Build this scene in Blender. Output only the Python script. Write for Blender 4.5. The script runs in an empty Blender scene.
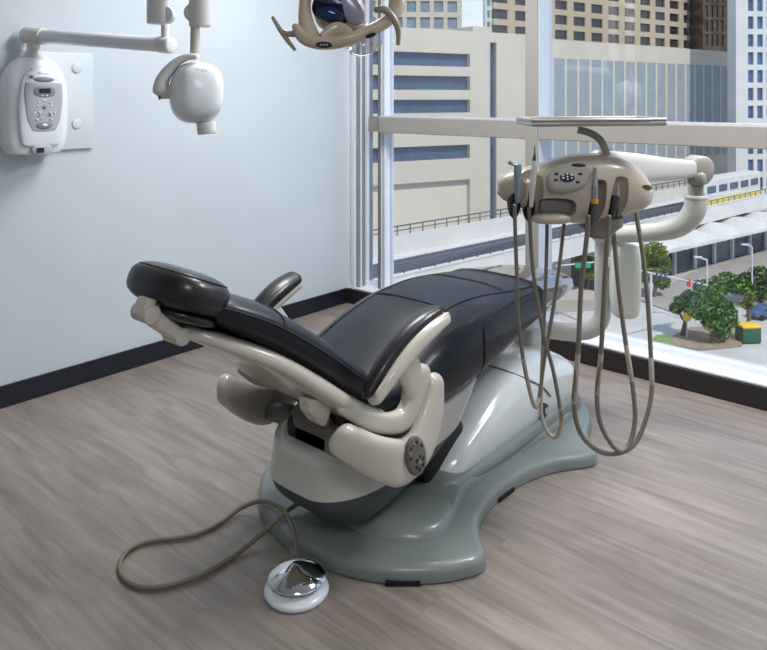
import bpy, bmesh, math, random
from mathutils import Vector as V, Matrix
random.seed(7)
PI = math.pi
SC = bpy.context.scene
COL = SC.collection

# ------------------------------------------------------------------ camera geometry
CAMH, F, CX, HY = 1.4, 727.0, 383.5, 97.0
n_ = math.hypot(.753, .657); CC, SS = .753/n_, .657/n_
RT = V((CC, SS, 0)); FW = V((-SS, CC, 0)); UP = V((0, 0, 1)); TO = -FW
def W(x, d, z): return V((x*CC - d*SS, x*SS + d*CC, z))          # viewer's right, depth, height -> room
def P(px, py, d): return W((px-CX)/F*d, d, CAMH-(py-HY)/F*d)
def ray(px, py):
    a = (px-CX)/F
    return V((a*CC-SS, a*SS+CC, -(py-HY)/F))
def onZ(px, py, z):
    r = ray(px, py); t = (z-CAMH)/r.z; return V((r.x*t, r.y*t, z))

# ------------------------------------------------------------------ materials
def lin(c): 
    c /= 255.0
    return c/12.92 if c <= .04045 else ((c+.055)/1.055)**2.4
def rgb(r, g, b): return (lin(r), lin(g), lin(b), 1)
def mat(name, col, rough=.5, metal=0, coat=0, var=0, vs=8, bump=0, bs=200, spec=None, stretch=None, emit=None, es=0):
    m = bpy.data.materials.new(name); m.use_nodes = True
    nt = m.node_tree; b = nt.nodes['Principled BSDF']
    c = rgb(*col)
    b.inputs['Base Color'].default_value = c
    b.inputs['Roughness'].default_value = rough; b.inputs['Metallic'].default_value = metal
    b.inputs['Coat Weight'].default_value = coat; b.inputs['Coat Roughness'].default_value = .08
    if spec is not None: b.inputs['Specular IOR Level'].default_value = spec
    if emit: b.inputs['Emission Color'].default_value = rgb(*emit); b.inputs['Emission Strength'].default_value = es
    tc = nt.nodes.new('ShaderNodeTexCoord'); mp = nt.nodes.new('ShaderNodeMapping')
    nt.links.new(tc.outputs['Object'], mp.inputs[0])
    if stretch: mp.inputs['Scale'].default_value = stretch
    ns = nt.nodes.new('ShaderNodeTexNoise'); ns.inputs['Scale'].default_value = vs; ns.inputs['Detail'].default_value = 4
    nt.links.new(mp.outputs[0], ns.inputs['Vector'])
    rp = nt.nodes.new('ShaderNodeValToRGB')
    v = max(var, .02)
    rp.color_ramp.elements[0].position = .3; rp.color_ramp.elements[1].position = .7
    rp.color_ramp.elements[0].color = (c[0]*(1-v), c[1]*(1-v), c[2]*(1-v), 1)
    rp.color_ramp.elements[1].color = (min(1, c[0]*(1+v)), min(1, c[1]*(1+v)), min(1, c[2]*(1+v)), 1)
    nt.links.new(ns.outputs['Fac'], rp.inputs[0]); nt.links.new(rp.outputs[0], b.inputs['Base Color'])
    if bump:
        n2 = nt.nodes.new('ShaderNodeTexNoise'); n2.inputs['Scale'].default_value = bs
        nt.links.new(mp.outputs[0], n2.inputs['Vector'])
        bp = nt.nodes.new('ShaderNodeBump'); bp.inputs['Strength'].default_value = bump; bp.inputs['Distance'].default_value = .002
        nt.links.new(n2.outputs['Fac'], bp.inputs['Height']); nt.links.new(bp.outputs[0], b.inputs['Normal'])
    return m
M = {}
M['cream'] = mat('cream_plastic', (196, 189, 176), .32, coat=.5)
M['cream2'] = mat('warm_grey_white_plastic', (194, 192, 185), .28, coat=.6)
M['cool'] = mat('cool_white_plastic', (214, 219, 218), .22, coat=.8)
M['base'] = mat('grey_base_plastic', (122, 130, 126), .38, coat=.3)
M['dark'] = mat('dark_grey_plastic', (66, 72, 74), .45)
M['hub'] = mat('taupe_grey_plastic', (112, 110, 104), .5)
M['black'] = mat('black_rubber', (14, 14, 15), .6)
M['vinyl'] = mat('black_vinyl', (12, 16, 28), .40, coat=.10, spec=.4, bump=.12, bs=260)
M['vinyl2'] = mat('black_brown_vinyl', (24, 19, 21), .36, coat=.25, bump=.15, bs=260)
M['seam'] = mat('seam_thread', (7, 8, 12), .7)
M['chrome'] = mat('chrome', (210, 212, 215), .07, metal=1)
M['steel'] = mat('brushed_steel', (172, 168, 163), .32, metal=.5)
M['steel2'] = mat('satin_steel', (132, 130, 126), .38, metal=.35)
M['hose'] = mat('taupe_hose', (124, 116, 104), .45)
M['hosel'] = mat('pale_hose', (172, 165, 150), .4)
M['cable'] = mat('khaki_cable', (122, 114, 92), .5)
M['taupe'] = mat('taupe_plastic', (184, 172, 154), .35, coat=.4)
M['taupe2'] = mat('grey_taupe_panel', (150, 146, 138), .4)
M['navy'] = mat('navy_button', (18, 22, 44), .3)
M['lamp'] = mat('lamp_taupe', (190, 172, 150), .35, coat=.4)
M['lamp2'] = mat('lamp_grey_taupe', (148, 138, 124), .35, coat=.3)
M['wht'] = mat('white_plastic', (226, 230, 234), .3, coat=.3)
M['pad'] = mat('keypad_taupe_grey', (96, 93, 87), .35)
M['syr'] = mat('blue_steel', (140, 152, 164), .3, metal=.4)
M['wht3'] = mat('pale_green_white_plastic', (220, 224, 214), .35, coat=.2)
M['plate'] = mat('pale_wall_plate', (204, 211, 214), .4)
M['wht2'] = mat('warm_white_plastic', (214, 211, 208), .35, coat=.2)
M['lgrey'] = mat('light_grey_plastic', (172, 174, 180), .4)
M['mgrey'] = mat('mid_grey_plastic', (128, 130, 138), .45)
M['lcd'] = mat('lcd_dark_green', (22, 34, 30), .2)
M['alu'] = mat('window_aluminium', (196, 202, 210), .35, metal=.25)
M['wframe'] = mat('white_window_frame', (222, 228, 234), .35)
M['alub'] = mat('window_aluminium_painted_shade', (142, 147, 153), .4, metal=.2)  # darker copy with the jamb side's shade put into its colour
M['trans'] = mat('transom_taupe', (152, 147, 140), .45)
M['sill'] = mat('sill_white', (226, 230, 234), .35)
M['skirt'] = mat('dark_baseboard', (22, 26, 36), .35)
M['skirt2'] = mat('dark_window_baseboard', (36, 30, 30), .4)
M['amber'] = mat('amber_liquid', (212, 160, 30), .2)
M['ceil'] = mat('ceiling_white', (225, 226, 226), .8)

def glassy(name, tint, refl, rough=.0):
    m = bpy.data.materials.new(name); m.use_nodes = True; nt = m.node_tree
    for n in list(nt.nodes): nt.nodes.remove(n)
    o = nt.nodes.new('ShaderNodeOutputMaterial'); mx = nt.nodes.new('ShaderNodeMixShader')
    t = nt.nodes.new('ShaderNodeBsdfTransparent'); g = nt.nodes.new('ShaderNodeBsdfGlossy')
    t.inputs[0].default_value = (*tint, 1); g.inputs['Roughness'].default_value = rough
    lw = nt.nodes.new('ShaderNodeLayerWeight'); fr = nt.nodes.new('ShaderNodeMath'); fr.operation = 'POWER'; fr.inputs[1].default_value = 4.5; nt.links.new(lw.outputs['Facing'], fr.inputs[0])
    ma = nt.nodes.new('ShaderNodeMath'); ma.operation = 'MULTIPLY_ADD'; ma.inputs[1].default_value = 1.0; ma.inputs[2].default_value = refl
    ma.use_clamp = True
    nt.links.new(fr.outputs[0], ma.inputs[0]); nt.links.new(ma.outputs[0], mx.inputs[0])
    nt.links.new(t.outputs[0], mx.inputs[1]); nt.links.new(g.outputs[0], mx.inputs[2]); nt.links.new(mx.outputs[0], o.inputs[0])
    return m
M['glass'] = glassy('window_glass', (.97, .97, .97), .05)
M['clear'] = glassy('clear_vinyl', (.82, .84, .88), .30, .05)
M['vial'] = glassy('vial_glass', (.8, .8, .78), .25)

# floor
def floor_mat():
    m = bpy.data.materials.new('greige_wood_planks'); m.use_nodes = True; nt = m.node_tree; b = nt.nodes['Principled BSDF']
    N = nt.nodes.new; L = nt.links.new
    tc = N('ShaderNodeTexCoord')
    br = N('ShaderNodeTexBrick'); br.inputs['Scale'].default_value = 1; br.inputs['Brick Width'].default_value = 1.22; br.inputs['Row Height'].default_value = .17
    br.inputs['Mortar Size'].default_value = .0012; br.inputs['Color1'].default_value = (0, 0, 0, 1); br.inputs['Color2'].default_value = (1, 1, 1, 1); br.inputs['Mortar'].default_value = (.5, .5, .5, 1)
    br.offset = .37
    L(tc.outputs['Object'], br.inputs['Vector'])
    # offset grain per plank
    mp = N('ShaderNodeMapping'); mp.inputs['Scale'].default_value = (.9, 11, 1); L(tc.outputs['Object'], mp.inputs[0])
    ad = N('ShaderNodeVectorMath'); ad.operation = 'ADD'; sc = N('ShaderNodeVectorMath'); sc.operation = 'SCALE'; sc.inputs['Scale'].default_value = 7.3
    L(br.outputs['Color'], sc.inputs[0]); L(mp.outputs[0], ad.inputs[0]); L(sc.outputs[0], ad.inputs[1])
    n1 = N('ShaderNodeTexNoise'); n1.inputs['Scale'].default_value = 2.2; n1.inputs['Detail'].default_value = 8; n1.inputs['Roughness'].default_value = .62; n1.inputs['Distortion'].default_value = .9
    L(ad.outputs[0], n1.inputs['Vector'])
    mp2 = N('ShaderNodeMapping'); mp2.inputs['Scale'].default_value = (.9, 3.2, 1); L(tc.outputs['Object'], mp2.inputs[0])
    n2 = N('ShaderNodeTexNoise'); n2.inputs['Scale'].default_value = 1.7; n2.inputs['Detail'].default_value = 4; n2.inputs['Distortion'].default_value = 1.5
    L(mp2.outputs[0], n2.inputs['Vector'])
    r1 = N('ShaderNodeValToRGB'); e = r1.color_ramp.elements
    e[0].position = .28; e[0].color = rgb(126, 115, 106); e[1].position = .72; e[1].color = rgb(165, 154, 144)
    k = r1.color_ramp.elements.new(.5); k.color = rgb(148, 137, 128)
    L(n1.outputs['Fac'], r1.inputs[0])
    mx = N('ShaderNodeMix'); mx.data_type = 'RGBA'; mx.blend_type = 'MULTIPLY'; mx.inputs['Factor'].default_value = 1
    r2 = N('ShaderNodeValToRGB'); r2.color_ramp.elements[0].position = .35; r2.color_ramp.elements[0].color = (.80, .79, .78, 1); r2.color_ramp.elements[1].position = .65; r2.color_ramp.elements[1].color = (1, 1, 1, 1)
    L(n2.outputs['Fac'], r2.inputs[0]); L(r1.outputs[0], mx.inputs[6]); L(r2.outputs[0], mx.inputs[7])
    mx2 = N('ShaderNodeMix'); mx2.data_type = 'RGBA'; mx2.blend_type = 'MULTIPLY'; mx2.inputs['Factor'].default_value = 1
    r3 = N('ShaderNodeValToRGB'); r3.color_ramp.elements[0].color = (.9, .89, .885, 1); r3.color_ramp.elements[1].color = (1, 1, 1, 1)
    L(br.outputs['Color'], r3.inputs[0]); L(mx.outputs[2], mx2.inputs[6]); L(r3.outputs[0], mx2.inputs[7])
    mx3 = N('ShaderNodeMix'); mx3.data_type = 'RGBA'; mx3.inputs[7].default_value = rgb(105, 97, 92)
    ma = N('ShaderNodeMath'); ma.operation = 'MULTIPLY'; ma.inputs[1].default_value = .5; L(br.outputs['Fac'], ma.inputs[0])
    L(ma.outputs[0], mx3.inputs['Factor']); L(mx2.outputs[2], mx3.inputs[6])
    L(mx3.outputs[2], b.inputs['Base Color'])
    b.inputs['Roughness'].default_value = .36
    bp = N('ShaderNodeBump'); bp.inputs['Strength'].default_value = .12; bp.inputs['Distance'].default_value = .002
    L(n1.outputs['Fac'], bp.inputs['Height']); L(bp.outputs[0], b.inputs['Normal'])
    return m
M['floor'] = floor_mat()
M['wall'] = mat('pale_blue_grey_paint', (195, 203, 208), .55, var=.015, vs=3, bump=.03, bs=60)

# ------------------------------------------------------------------ mesh helpers
ORG = {}
def catmull(a, b, c, d, t):
    return .5*((2*b) + (c-a)*t + (2*a-5*b+4*c-d)*t*t + (3*b-a-3*c+d)*t*t*t)
def interp(seq, seg):
    """seq: list of tuples of floats/Vectors; smooth interpolation"""
    out = []; n = len(seq)
    for i in range(n-1):
        s = [seq[max(0, i-1)], seq[i], seq[i+1], seq[min(n-1, i+2)]]
        for k in range(seg):
            t = k/seg
            out.append(tuple(catmull(s[0][j], s[1][j], s[2][j], s[3][j], t) for j in range(len(seq[0]))))
    out.append(tuple(seq[-1]))
    return out
def sgnpow(x, p): return math.copysign(abs(x)**p, x)

class MB:
    def __init__(s): s.v = []; s.f = []; s.m = []
    def add(s, vs, fs, m=0):
        o = len(s.v); s.v += [V(p) for p in vs]
        for f in fs: s.f.append([o+i for i in f]); s.m.append(m)
        return s
    def box(s, c, size, R=None, bev=0, m=0, seg=2):
        bm = bmesh.new(); bmesh.ops.create_cube(bm, size=1)
        for v in bm.verts: v.co = V((v.co.x*size[0], v.co.y*size[1], v.co.z*size[2]))
        if bev: bmesh.ops.bevel(bm, geom=list(bm.edges), offset=bev, segments=seg, affect='EDGES', profile=.5)
        c = V(c)
        for v in bm.verts: v.co = (R @ v.co if R else v.co) + c
        bm.verts.index_update()
        s.add([v.co for v in bm.verts], [[v.index for v in f.verts] for f in bm.faces], m); bm.free(); return s
    def b6(s, x0, x1, y0, y1, z0, z1, bev=0, m=0): 
        return s.box(((x0+x1)/2, (y0+y1)/2, (z0+z1)/2), (abs(x1-x0), abs(y1-y0), abs(z1-z0)), None, bev, m)
    def rings(s, rings, m=0, cap=True, closed=False):
        n = len(rings[0]); vs = [p for r in rings for p in r]; fs = []
        R = len(rings)
        for i in range(R-1 if not closed else R):
            j = (i+1) % R
            for k in range(n):
                l = (k+1) % n
                fs.append([i*n+k, i*n+l, j*n+l, j*n+k])
        if cap and not closed:
            c0 = sum((V(p) for p in rings[0]), V())/n; c1 = sum((V(p) for p in rings[-1]), V())/n
            vs = vs+[c0, c1]; a = len(vs)-2
            for k in range(n):
                l = (k+1) % n
                fs.append([a, l, k]); fs.append([a+1, (R-1)*n+k, (R-1)*n+l])
        return s.add(vs, fs, m)
    def sweep(s, st, U=None, e=2.0, seg=6, ring=24, capA=0, capB=0, m=0, side=None):
        """st: (x,y,z,a,b[,u...]) a along U, b along V=dir x U; rounded caps of length capA/capB"""
        it = interp(st, seg) if len(st) > 2 or seg > 1 else [tuple(x) for x in st]
        pts = [V(p[:3]) for p in it]; rr = []
        Ns = len(pts)
        fr = []
        u_prev = V(U) if U is not None else None
        for i in range(Ns):
            d = (pts[min(i+1, Ns-1)]-pts[max(i-1, 0)]).normalized()
            if u_prev is None:
                u_prev = V((0, 0, 1)) if abs(d.z) < .9 else V((1, 0, 0))
            base = V(U) if U is not None else u_prev
            if U is not None and abs(base.normalized().dot(d)) > .97: base = u_prev
            u = (base-d*base.dot(d)).normalized(); u_prev = u
            if len(it[i]) > 5:
                pass
            fr.append((d, u, d.cross(u)))
        def ringat(c, u, w, a, b):
            r = []
            for k in range(ring):
                t = 2*PI*k/ring
                r.append(c + u*(a*sgnpow(math.cos(t), 2/e)) + w*(b*sgnpow(math.sin(t), 2/e)))
            return r
        K = 6
        if capA:
            d, u, w = fr[0]
            for k in range(K, 0, -1):
                t = k/K*PI/2; c = pts[0]-d*capA*math.sin(t); q = max(.04, math.cos(t))
                rr.append(ringat(c, u, w, it[0][3]*q if capA >= 0 else 0, it[0][4]*q))
        for i in range(Ns):
            d, u, w = fr[i]; rr.append(ringat(pts[i], u, w, it[i][3], it[i][4]))
        if capB:
            d, u, w = fr[-1]
            for k in range(1, K+1):
                t = k/K*PI/2; c = pts[-1]+d*capB*math.sin(t); q = max(.04, math.cos(t))
                rr.append(ringat(c, u, w, it[-1][3]*q, it[-1][4]*q))
        s.rings(rr, m)
        return s
    def tube(s, pts, r, seg=8, ring=12, m=0, round_=True):
        st = [(p[0], p[1], p[2], r, r) for p in pts] if not isinstance(r, (list, tuple)) else [(p[0], p[1], p[2], q, q) for p, q in zip(pts, r)]
        if len(st) == 2: seg = 1
        c = (st[0][3], st[-1][3]) if round_ else (0, 0)
        return s.sweep(st, None, 2, seg, ring, c[0]*.5, c[1]*.5, m)
    def cyl(s, a, b, r, r2=None, ring=24, m=0, bev=0):
        a = V(a); b = V(b); r2 = r if r2 is None else r2; L = (b-a); d = L.normalized(); bv = bev
        st = []
        if bv:
            st = [(*a, r-bv, r-bv), (*(a+d*bv*.3), r-bv*.3, r-bv*.3), (*(a+d*bv), r, r), (*(b-d*bv), r2, r2), (*(b-d*bv*.3), r2-bv*.3, r2-bv*.3), (*b, r2-bv, r2-bv)]
        else: st = [(*a, r, r), (*b, r2, r2)]
        return s.sweep(st, None, 2, 1, ring, 0, 0, m)
    def lathe(s, prof, c=(0, 0, 0), axis=(0, 0, 1), ring=32, m=0, sx=1, sy=1):
        ax = V(axis).normalized(); u = V((0, 0, 1)) if abs(ax.z) < .9 else V((1, 0, 0)); u = (u-ax*u.dot(ax)).normalized(); w = ax.cross(u); c = V(c)
        rr = [[c+ax*h+u*(max(r, 1e-4)*sx*math.cos(2*PI*k/ring))+w*(max(r, 1e-4)*sy*math.sin(2*PI*k/ring)) for k in range(ring)] for r, h in prof]
        return s.rings(rr, m)
    def ell(s, c, U, Wv, N, a, b, h, e=2.0, ring=28, m=0, ez=2.0):
        """superellipsoid: a along U, b along Wv, h along N"""
        c = V(c); rr = []
        K = 14
        for i in range(K+1):
            p = -PI/2+PI*i/K; cp = max(.02, abs(math.cos(p))**(2/ez)); sp = sgnpow(math.sin(p), 2/ez)
            rr.append([c+V(U)*(a*cp*sgnpow(math.cos(2*PI*k/ring), 2/e))+V(Wv)*(b*cp*sgnpow(math.sin(2*PI*k/ring), 2/e))+V(N)*(h*sp) for k in range(ring)])
        return s.rings(rr, m)
    def prism(s, poly, N, th, m=0):
        """poly: list of 3D points (planar), extruded by N*th"""
        n = len(poly); N = V(N)*th
        vs = [V(p) for p in poly]+[V(p)+N for p in poly]
        fs = [list(range(n))[::-1], list(range(n, 2*n))]+[[i, (i+1) % n, n+(i+1) % n, n+i] for i in range(n)]
        return s.add(vs, fs, m)
    def build(s, name, mats, parent=None, smooth=True, org=None, bevel=0, sub=0, ang=50):
        if not isinstance(mats, (list, tuple)): mats = [mats]
        me = bpy.data.meshes.new(name)
        o = bpy.data.objects.new(name, me)
        if parent is not None: O = ORG[parent.name]
        else:
            O = V(org) if org is not None else V()
        me.from_pydata([tuple(p-O) for p in s.v], [], s.f)
        for mm in mats: me.materials.append(M[mm] if isinstance(mm, str) else mm)
        for p, i in zip(me.polygons, s.m): p.material_index = i; p.use_smooth = smooth
        bm = bmesh.new(); bm.from_mesh(me); bmesh.ops.remove_doubles(bm, verts=bm.verts, dist=1e-5)
        bmesh.ops.recalc_face_normals(bm, faces=bm.faces)
        if smooth:
            for e in bm.edges:
                if len(e.link_faces) == 2 and e.calc_face_angle(0) > math.radians(ang): e.smooth = False
        bm.to_mesh(me); bm.free()
        if parent is not None: o.parent = parent
        else: o.location = O
        COL.objects.link(o); ORG[o.name] = O
        if bevel:
            b = o.modifiers.new('bevel', 'BEVEL'); b.width = bevel; b.segments = 2; b.limit_method = 'ANGLE'
        if sub:
            b = o.modifiers.new('sub', 'SUBSURF'); b.levels = sub; b.render_levels = sub
        return o

def tag(o, label, cat, group=None, kind=None):
    o['label'] = label; o['category'] = cat
    if group: o['group'] = group
    if kind: o['kind'] = kind
    return o
def thing(name, loc, label, cat, group=None):
    o = bpy.data.objects.new(name, None); COL.objects.link(o); o.location = loc; o.empty_display_size = .05
    ORG[o.name] = V(loc); return tag(o, label, cat, group)
def struct(o): o['kind'] = 'structure'; return o
def lab(o, l): o['label'] = l; return o

def boolcut(o, cutters):
    for c in cutters:
        md = o.modifiers.new('b', 'BOOLEAN'); md.operation = 'DIFFERENCE'; md.object = c; md.solver = 'EXACT'
    bpy.context.view_layer.update()
    dg = bpy.context.evaluated_depsgraph_get()
    me = bpy.data.meshes.new_from_object(o.evaluated_get(dg))
    o.modifiers.clear(); o.data = me
    for c in cutters: bpy.data.objects.remove(c)

# ================================================================== ROOM
XL, YW, XR, YB, ZC = -3.45, 3.58, 2.6, -2.4, 2.75
struct(MB().b6(XL-.2, XR+.2, YB-.2, YW+.3, -.15, 0).build('floor', 'floor', smooth=False))
struct(MB().b6(XL-.2, XR+.2, YB-.2, YW+.3, ZC, ZC+.15).build('ceiling', 'ceil', smooth=False))
struct(MB().b6(XL-.2, XL, YB, YW+.16, 0, ZC).build('wall_left', 'wall', smooth=False))
struct(MB().b6(XR, XR+.2, YB, YW+.16, 0, ZC).build('wall_right', 'wall', smooth=False))
struct(MB().b6(XL-.2, XR+.2, YB-.2, YB, 0, ZC).build('wall_back', 'wall', smooth=False))
struct(MB().b6(XL, XL+.012, YB, YW, 0, .1, bev=.002).build('baseboard_left', 'skirt', smooth=False))
struct(MB().b6(XL+.012, XR, YW-.02, YW, 0, .1, bev=.003).build('baseboard_window', 'skirt2', smooth=False))
struct(MB().b6(XL, XR, YW, YW+.19, 0, .1).build('trim_1', 'skirt2', smooth=False))
YG = YW+.13
TOPZ = 2.6
struct(MB().b6(XL, XR, YW-.005, YW+.17, .1, .112, bev=.003).b6(XL, XR, YG-.03, YG+.03, .112, .14).build('trim_2', 'sill', smooth=False))
struct(MB().b6(XL, XR, YW, YW+.16, TOPZ, ZC).build('trim_3', 'wall', smooth=False))
# window frames: verticals
w1 = struct(MB().b6(XL, -3.36, YW+.012, YW+.16, .1, TOPZ, m=1).b6(XL, -3.425, YW-.012, YW+.012, .1, TOPZ).b6(-3.417, -3.405, YW, YW+.012, .1, TOPZ).b6(-3.40, -3.38, YW-.008, YW+.012, .1, TOPZ).b6(-3.36, -3.352, YW+.03, YW+.04, .1, TOPZ).b6(-3.36, -3.348, YW+.08, YW+.11, .1, TOPZ).build('window_1', ['wframe', 'alub'], smooth=False))
w2 = struct(MB().b6(-3.243, -3.217, YW+.08, YG+.03, .112, TOPZ, m=1).b6(-3.217, -3.212, YW+.08, YG+.03, .112, TOPZ).b6(-3.185, -3.172, YW+.075, YG+.03, .112, TOPZ).build('window_2', ['wframe', 'hub'], smooth=False))
w3 = struct(MB().b6(-2.074, -1.998, YW, YW+.16, .112, TOPZ, bev=.003, m=1).b6(-1.998, -1.993, YW+.01, YW+.16, .112, TOPZ).build('window_3', ['alu', 'trans'], smooth=False))  # paler plate paints the light on the mullion's side face
w4 = struct(MB().b6(-.30, -.22, YW, YW+.16, .112, TOPZ, bev=.003).build('window_4', 'trans', smooth=False))
w5 = struct(MB().b6(1.3, 1.38, YW, YW+.16, .112, TOPZ, bev=.003).build('window_5', 'trans', smooth=False))
segs = [(-3.36, -3.243, w1, 'n'), (-3.212, -3.185, w2, 'n'), (-3.172, -2.074, w2, 'm'), (-1.993, -.30, w3, 'm'), (-.22, 1.3, w4, 'm'), (1.38, XR, w5, 'm')]
for i, (a, b, w, k) in enumerate(segs):
    if k == 'm':
        MB().b6(a, b, YW+.005, YG+.03, 1.165, 1.268, bev=.004).b6(a, b, YW+.015, YG+.02, 1.268, 1.276, m=1).build('window_transom', ['trans', 'alu'], w, smooth=False)  # pale cap strip paints the light along the transom top
    if k == 'n': MB().b6(a, b, YW+.10, YG+.02, 1.165, 1.268).build('window_transom', 'trans', w, smooth=False)
    MB().b6(a, b, YG-.004, YG+.004, .14, TOPZ).build('window_pane', 'glass', w, smooth=False)

# unseen ceiling panels added as fill to brighten the room
def ceiling_fill(x, y, pw, txt):
    t = thing('ceiling_fill', (x, y, ZC), txt, 'added fill light', 'added fill light panels')
    MB().b6(x-.62, x+.62, y-.32, y-.30, ZC-.03, ZC).b6(x-.62, x+.62, y+.30, y+.32, ZC-.03, ZC).b6(x-.62, x-.60, y-.3, y+.3, ZC-.03, ZC).b6(x+.60, x+.62, y-.3, y+.3, ZC-.03, ZC).build('frame', 'alu', t, smooth=False)
    la = bpy.data.lights.new('fill_panel', 'AREA'); la.shape = 'RECTANGLE'; la.size = 1.2; la.size_y = .6; la.energy = pw; la.color = (.97, .98, 1)
    lo = bpy.data.objects.new('lamp', la); COL.objects.link(lo); lo.parent = t; lo.location = (0, 0, -.02)
ceiling_fill(-2.1, 2.4, 34, 'unseen fill light panel added above the chair')
ceiling_fill(-.2, 2.8, 46, 'unseen fill light panel added nearer the windows')
ceiling_fill(.5, -.2, 20, 'unseen fill light panel added behind the viewer')
# ================================================================== DENTAL CHAIR
XC = -1.65
chair = thing('dental_chair', (XC, 2.2, 0), 'black vinyl dental treatment chair reclined on a grey and white pedestal by the windows', 'dental chair')
# --- base plate
half = [(0, 1.50), (.14, 1.515), (.28, 1.575), (.39, 1.67), (.445, 1.75), (.462, 1.795), (.45, 1.84), (.39, 1.90), (.335, 1.985), (.30, 2.13), (.305, 2.30), (.35, 2.45), (.42, 2.56), (.44, 2.61), (.42, 2.66), (.34, 2.76), (.28, 2.92), (.17, 3.06), (0, 3.10)]
def closed_curve(pts, seg=5):
    n = len(pts); out = []
    for i in range(n):
        a, b, c, d = pts[i-1], pts[i], pts[(i+1) % n], pts[(i+2) % n]
        for k in range(seg):
            t = k/seg; out.append((catmull(a[0], b[0], c[0], d[0], t), catmull(a[1], b[1], c[1], d[1], t)))
    return out
outl = closed_curve(half+[(-x, y) for x, y in half[-2:0:-1]])
def inset(c, k):
    n = len(c); out = []
    for i in range(n):
        t = V((c[(i+2) % n][0]-c[i-2][0], c[(i+2) % n][1]-c[i-2][1])).normalized()
        out.append((c[i][0]-t.y*k, c[i][1]+t.x*k))
    for _ in range(2): out = [((out[i-1][0]+2*out[i][0]+out[(i+1) % n][0])/4, (out[i-1][1]+2*out[i][1]+out[(i+1) % n][1])/4) for i in range(n)]
    return out
def ring2(c, z, f=1.0, cy=2.25): return [V((XC+x*f, cy+(y-cy)*f, z)) for x, y in c]
rg = [ring2(outl, .004), ring2(outl, .030), ring2(inset(outl, .005), .040), ring2(inset(outl, .013), .048), ring2(inset(outl, .028), .052)]
inner = [(0, 1.66), (.16, 1.67), (.27, 1.735), (.31, 1.81), (.29, 1.90), (.24, 2.03), (.225, 2.2), (.23, 2.4), (.24, 2.6), (.235, 2.8), (.2, 2.96), (.1, 3.05), (0, 3.06)]
inl = closed_curve(inner+[(-x, y) for x, y in inner[-2:0:-1]])
mb = MB(); mb.rings(rg, cap=True)
mb.rings([ring2(inl, .045, 1.03), ring2(inl, .062, 1.02), ring2(inl, .080, .985), ring2(inl, .086, .96), ring2(inl, .088, .8)], cap=True)
bp = mb.build('base_plate', 'base', chair)
MB().box((XC+.322, 1.606, .008), (.10, .012, .012), Matrix.Rotation(.72, 3, 'Z')).build('slot_strip', 'black', bp, smooth=False)  # black strips paint the darkness of slots in the base edge
MB().box((XC+.299, 2.20, .008), (.012, .10, .012)).build('slot_strip', 'black', bp, smooth=False)
# --- toe-side lift cover (cool white dome)
mb = MB()
mb.sweep([(XC, 2.03, .12, .205, .10), (XC, 2.20, .165, .215, .135), (XC, 2.45, .19, .222, .155), (XC, 2.70, .19, .222, .15), (XC, 2.88, .165, .215, .115)], U=(1, 0, 0), e=3.0, capA=.10, capB=.14, ring=40)
for p in mb.v:
    if p.y < 2.5: p.y += (.03+max(0, p.z-.07)*1.0)*(2.5-p.y)/.55
lc = mb.build('lift_cover', 'cool', chair)
from mathutils.bvhtree import BVHTree
bvh = BVHTree.FromPolygons([tuple(p) for p in mb.v], mb.f)
lp_ = []
for px, py in ((489, 366), (505, 371), (528, 380), (542, 387), (550, 396), (554, 412), (557, 430)):
    h = bvh.ray_cast(V((0, 0, CAMH)), ray(px, py).normalized())
    if h[0]: lp_.append(h[0]+h[1]*.003)
if len(lp_) > 3: lab(MB().tube(lp_, .0035, seg=4, ring=8).build('air_line', 'hose', lc), 'thin grey air line lying over the cover')
mb = MB(); mb.sweep([(XC, 2.02, .075, .222, .035), (XC, 2.3, .08, .235, .045), (XC, 2.6, .09, .238, .055), (XC, 2.88, .09, .23, .055)], U=(1, 0, 0), e=3.2, capA=.07, capB=.17, ring=40)
mb.build('base_skirt', 'base', chair)
mb = MB(); mb.cyl((XC+.205, 2.60, .155), (XC+.238, 2.60, .155), .026, m=0, bev=.004).cyl((XC+.236, 2.60, .155), (XC+.242, 2.60, .155), .014, m=1)
lab(mb.build('foot_switch_socket', ['navy', 'chrome'], chair), 'round dark socket')
# --- pump housing (boat)
def hull(z0, z1, xw0, xw1, yh0, yh1, yt0, yt1, tilt=.0, m=0, e=5):
    rr = []
    for i in range(9):
        t = i/8; z = z0+(z1-z0)*t; f = math.sin(t*PI/2)
        hw = xw0+(xw1-xw0)*f; a = yh0+(yh1-yh0)*f; b = yt0+(yt1-yt0)*t
        cy = (a+b)/2; hl = (b-a)/2; r = []
        for k in range(56):
            q = 2*PI*k/56; x = hw*sgnpow(math.cos(q), 2/e); y = cy+hl*sgnpow(math.sin(q), 2/e)
            # head end rounded in plan
            if y < cy: x *= 1-.36*((cy-y)/hl)**3
            r.append(V((XC+x, y, z+tilt*(y-1.5))))
        rr.append(r)
    return rr
rr = hull(.108, .215, .175, .224, 1.55, 1.475, 1.84, 2.10, tilt=.13)
mb = MB(); mb.rings(rr); mb.build('pump_tray', 'dark', chair)
rr = hull(.215, .312, .228, .230, 1.47, 1.485, 2.11, 2.21, tilt=.13)
top = rr[-1]; cy = sum((p for p in top), V())/len(top)
rr += [[cy+(p-cy)*.97+V((0, 0, .012)) for p in top], [cy+(p-cy)*.9+V((0, 0, .018)) for p in top], [cy+(p-cy)*.5+V((0, 0, .02)) for p in top]]
mb = MB(); mb.rings(rr); mb.build('pump_housing', 'cream2', chair)
MB().box((XC, 2.04, .19), (.30, .26, .14), Matrix.Rotation(.5, 3, 'X'), bev=.03).build('dark_gap_block', 'black', chair)  # black block paints the dark gap between housing and lift cover
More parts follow.
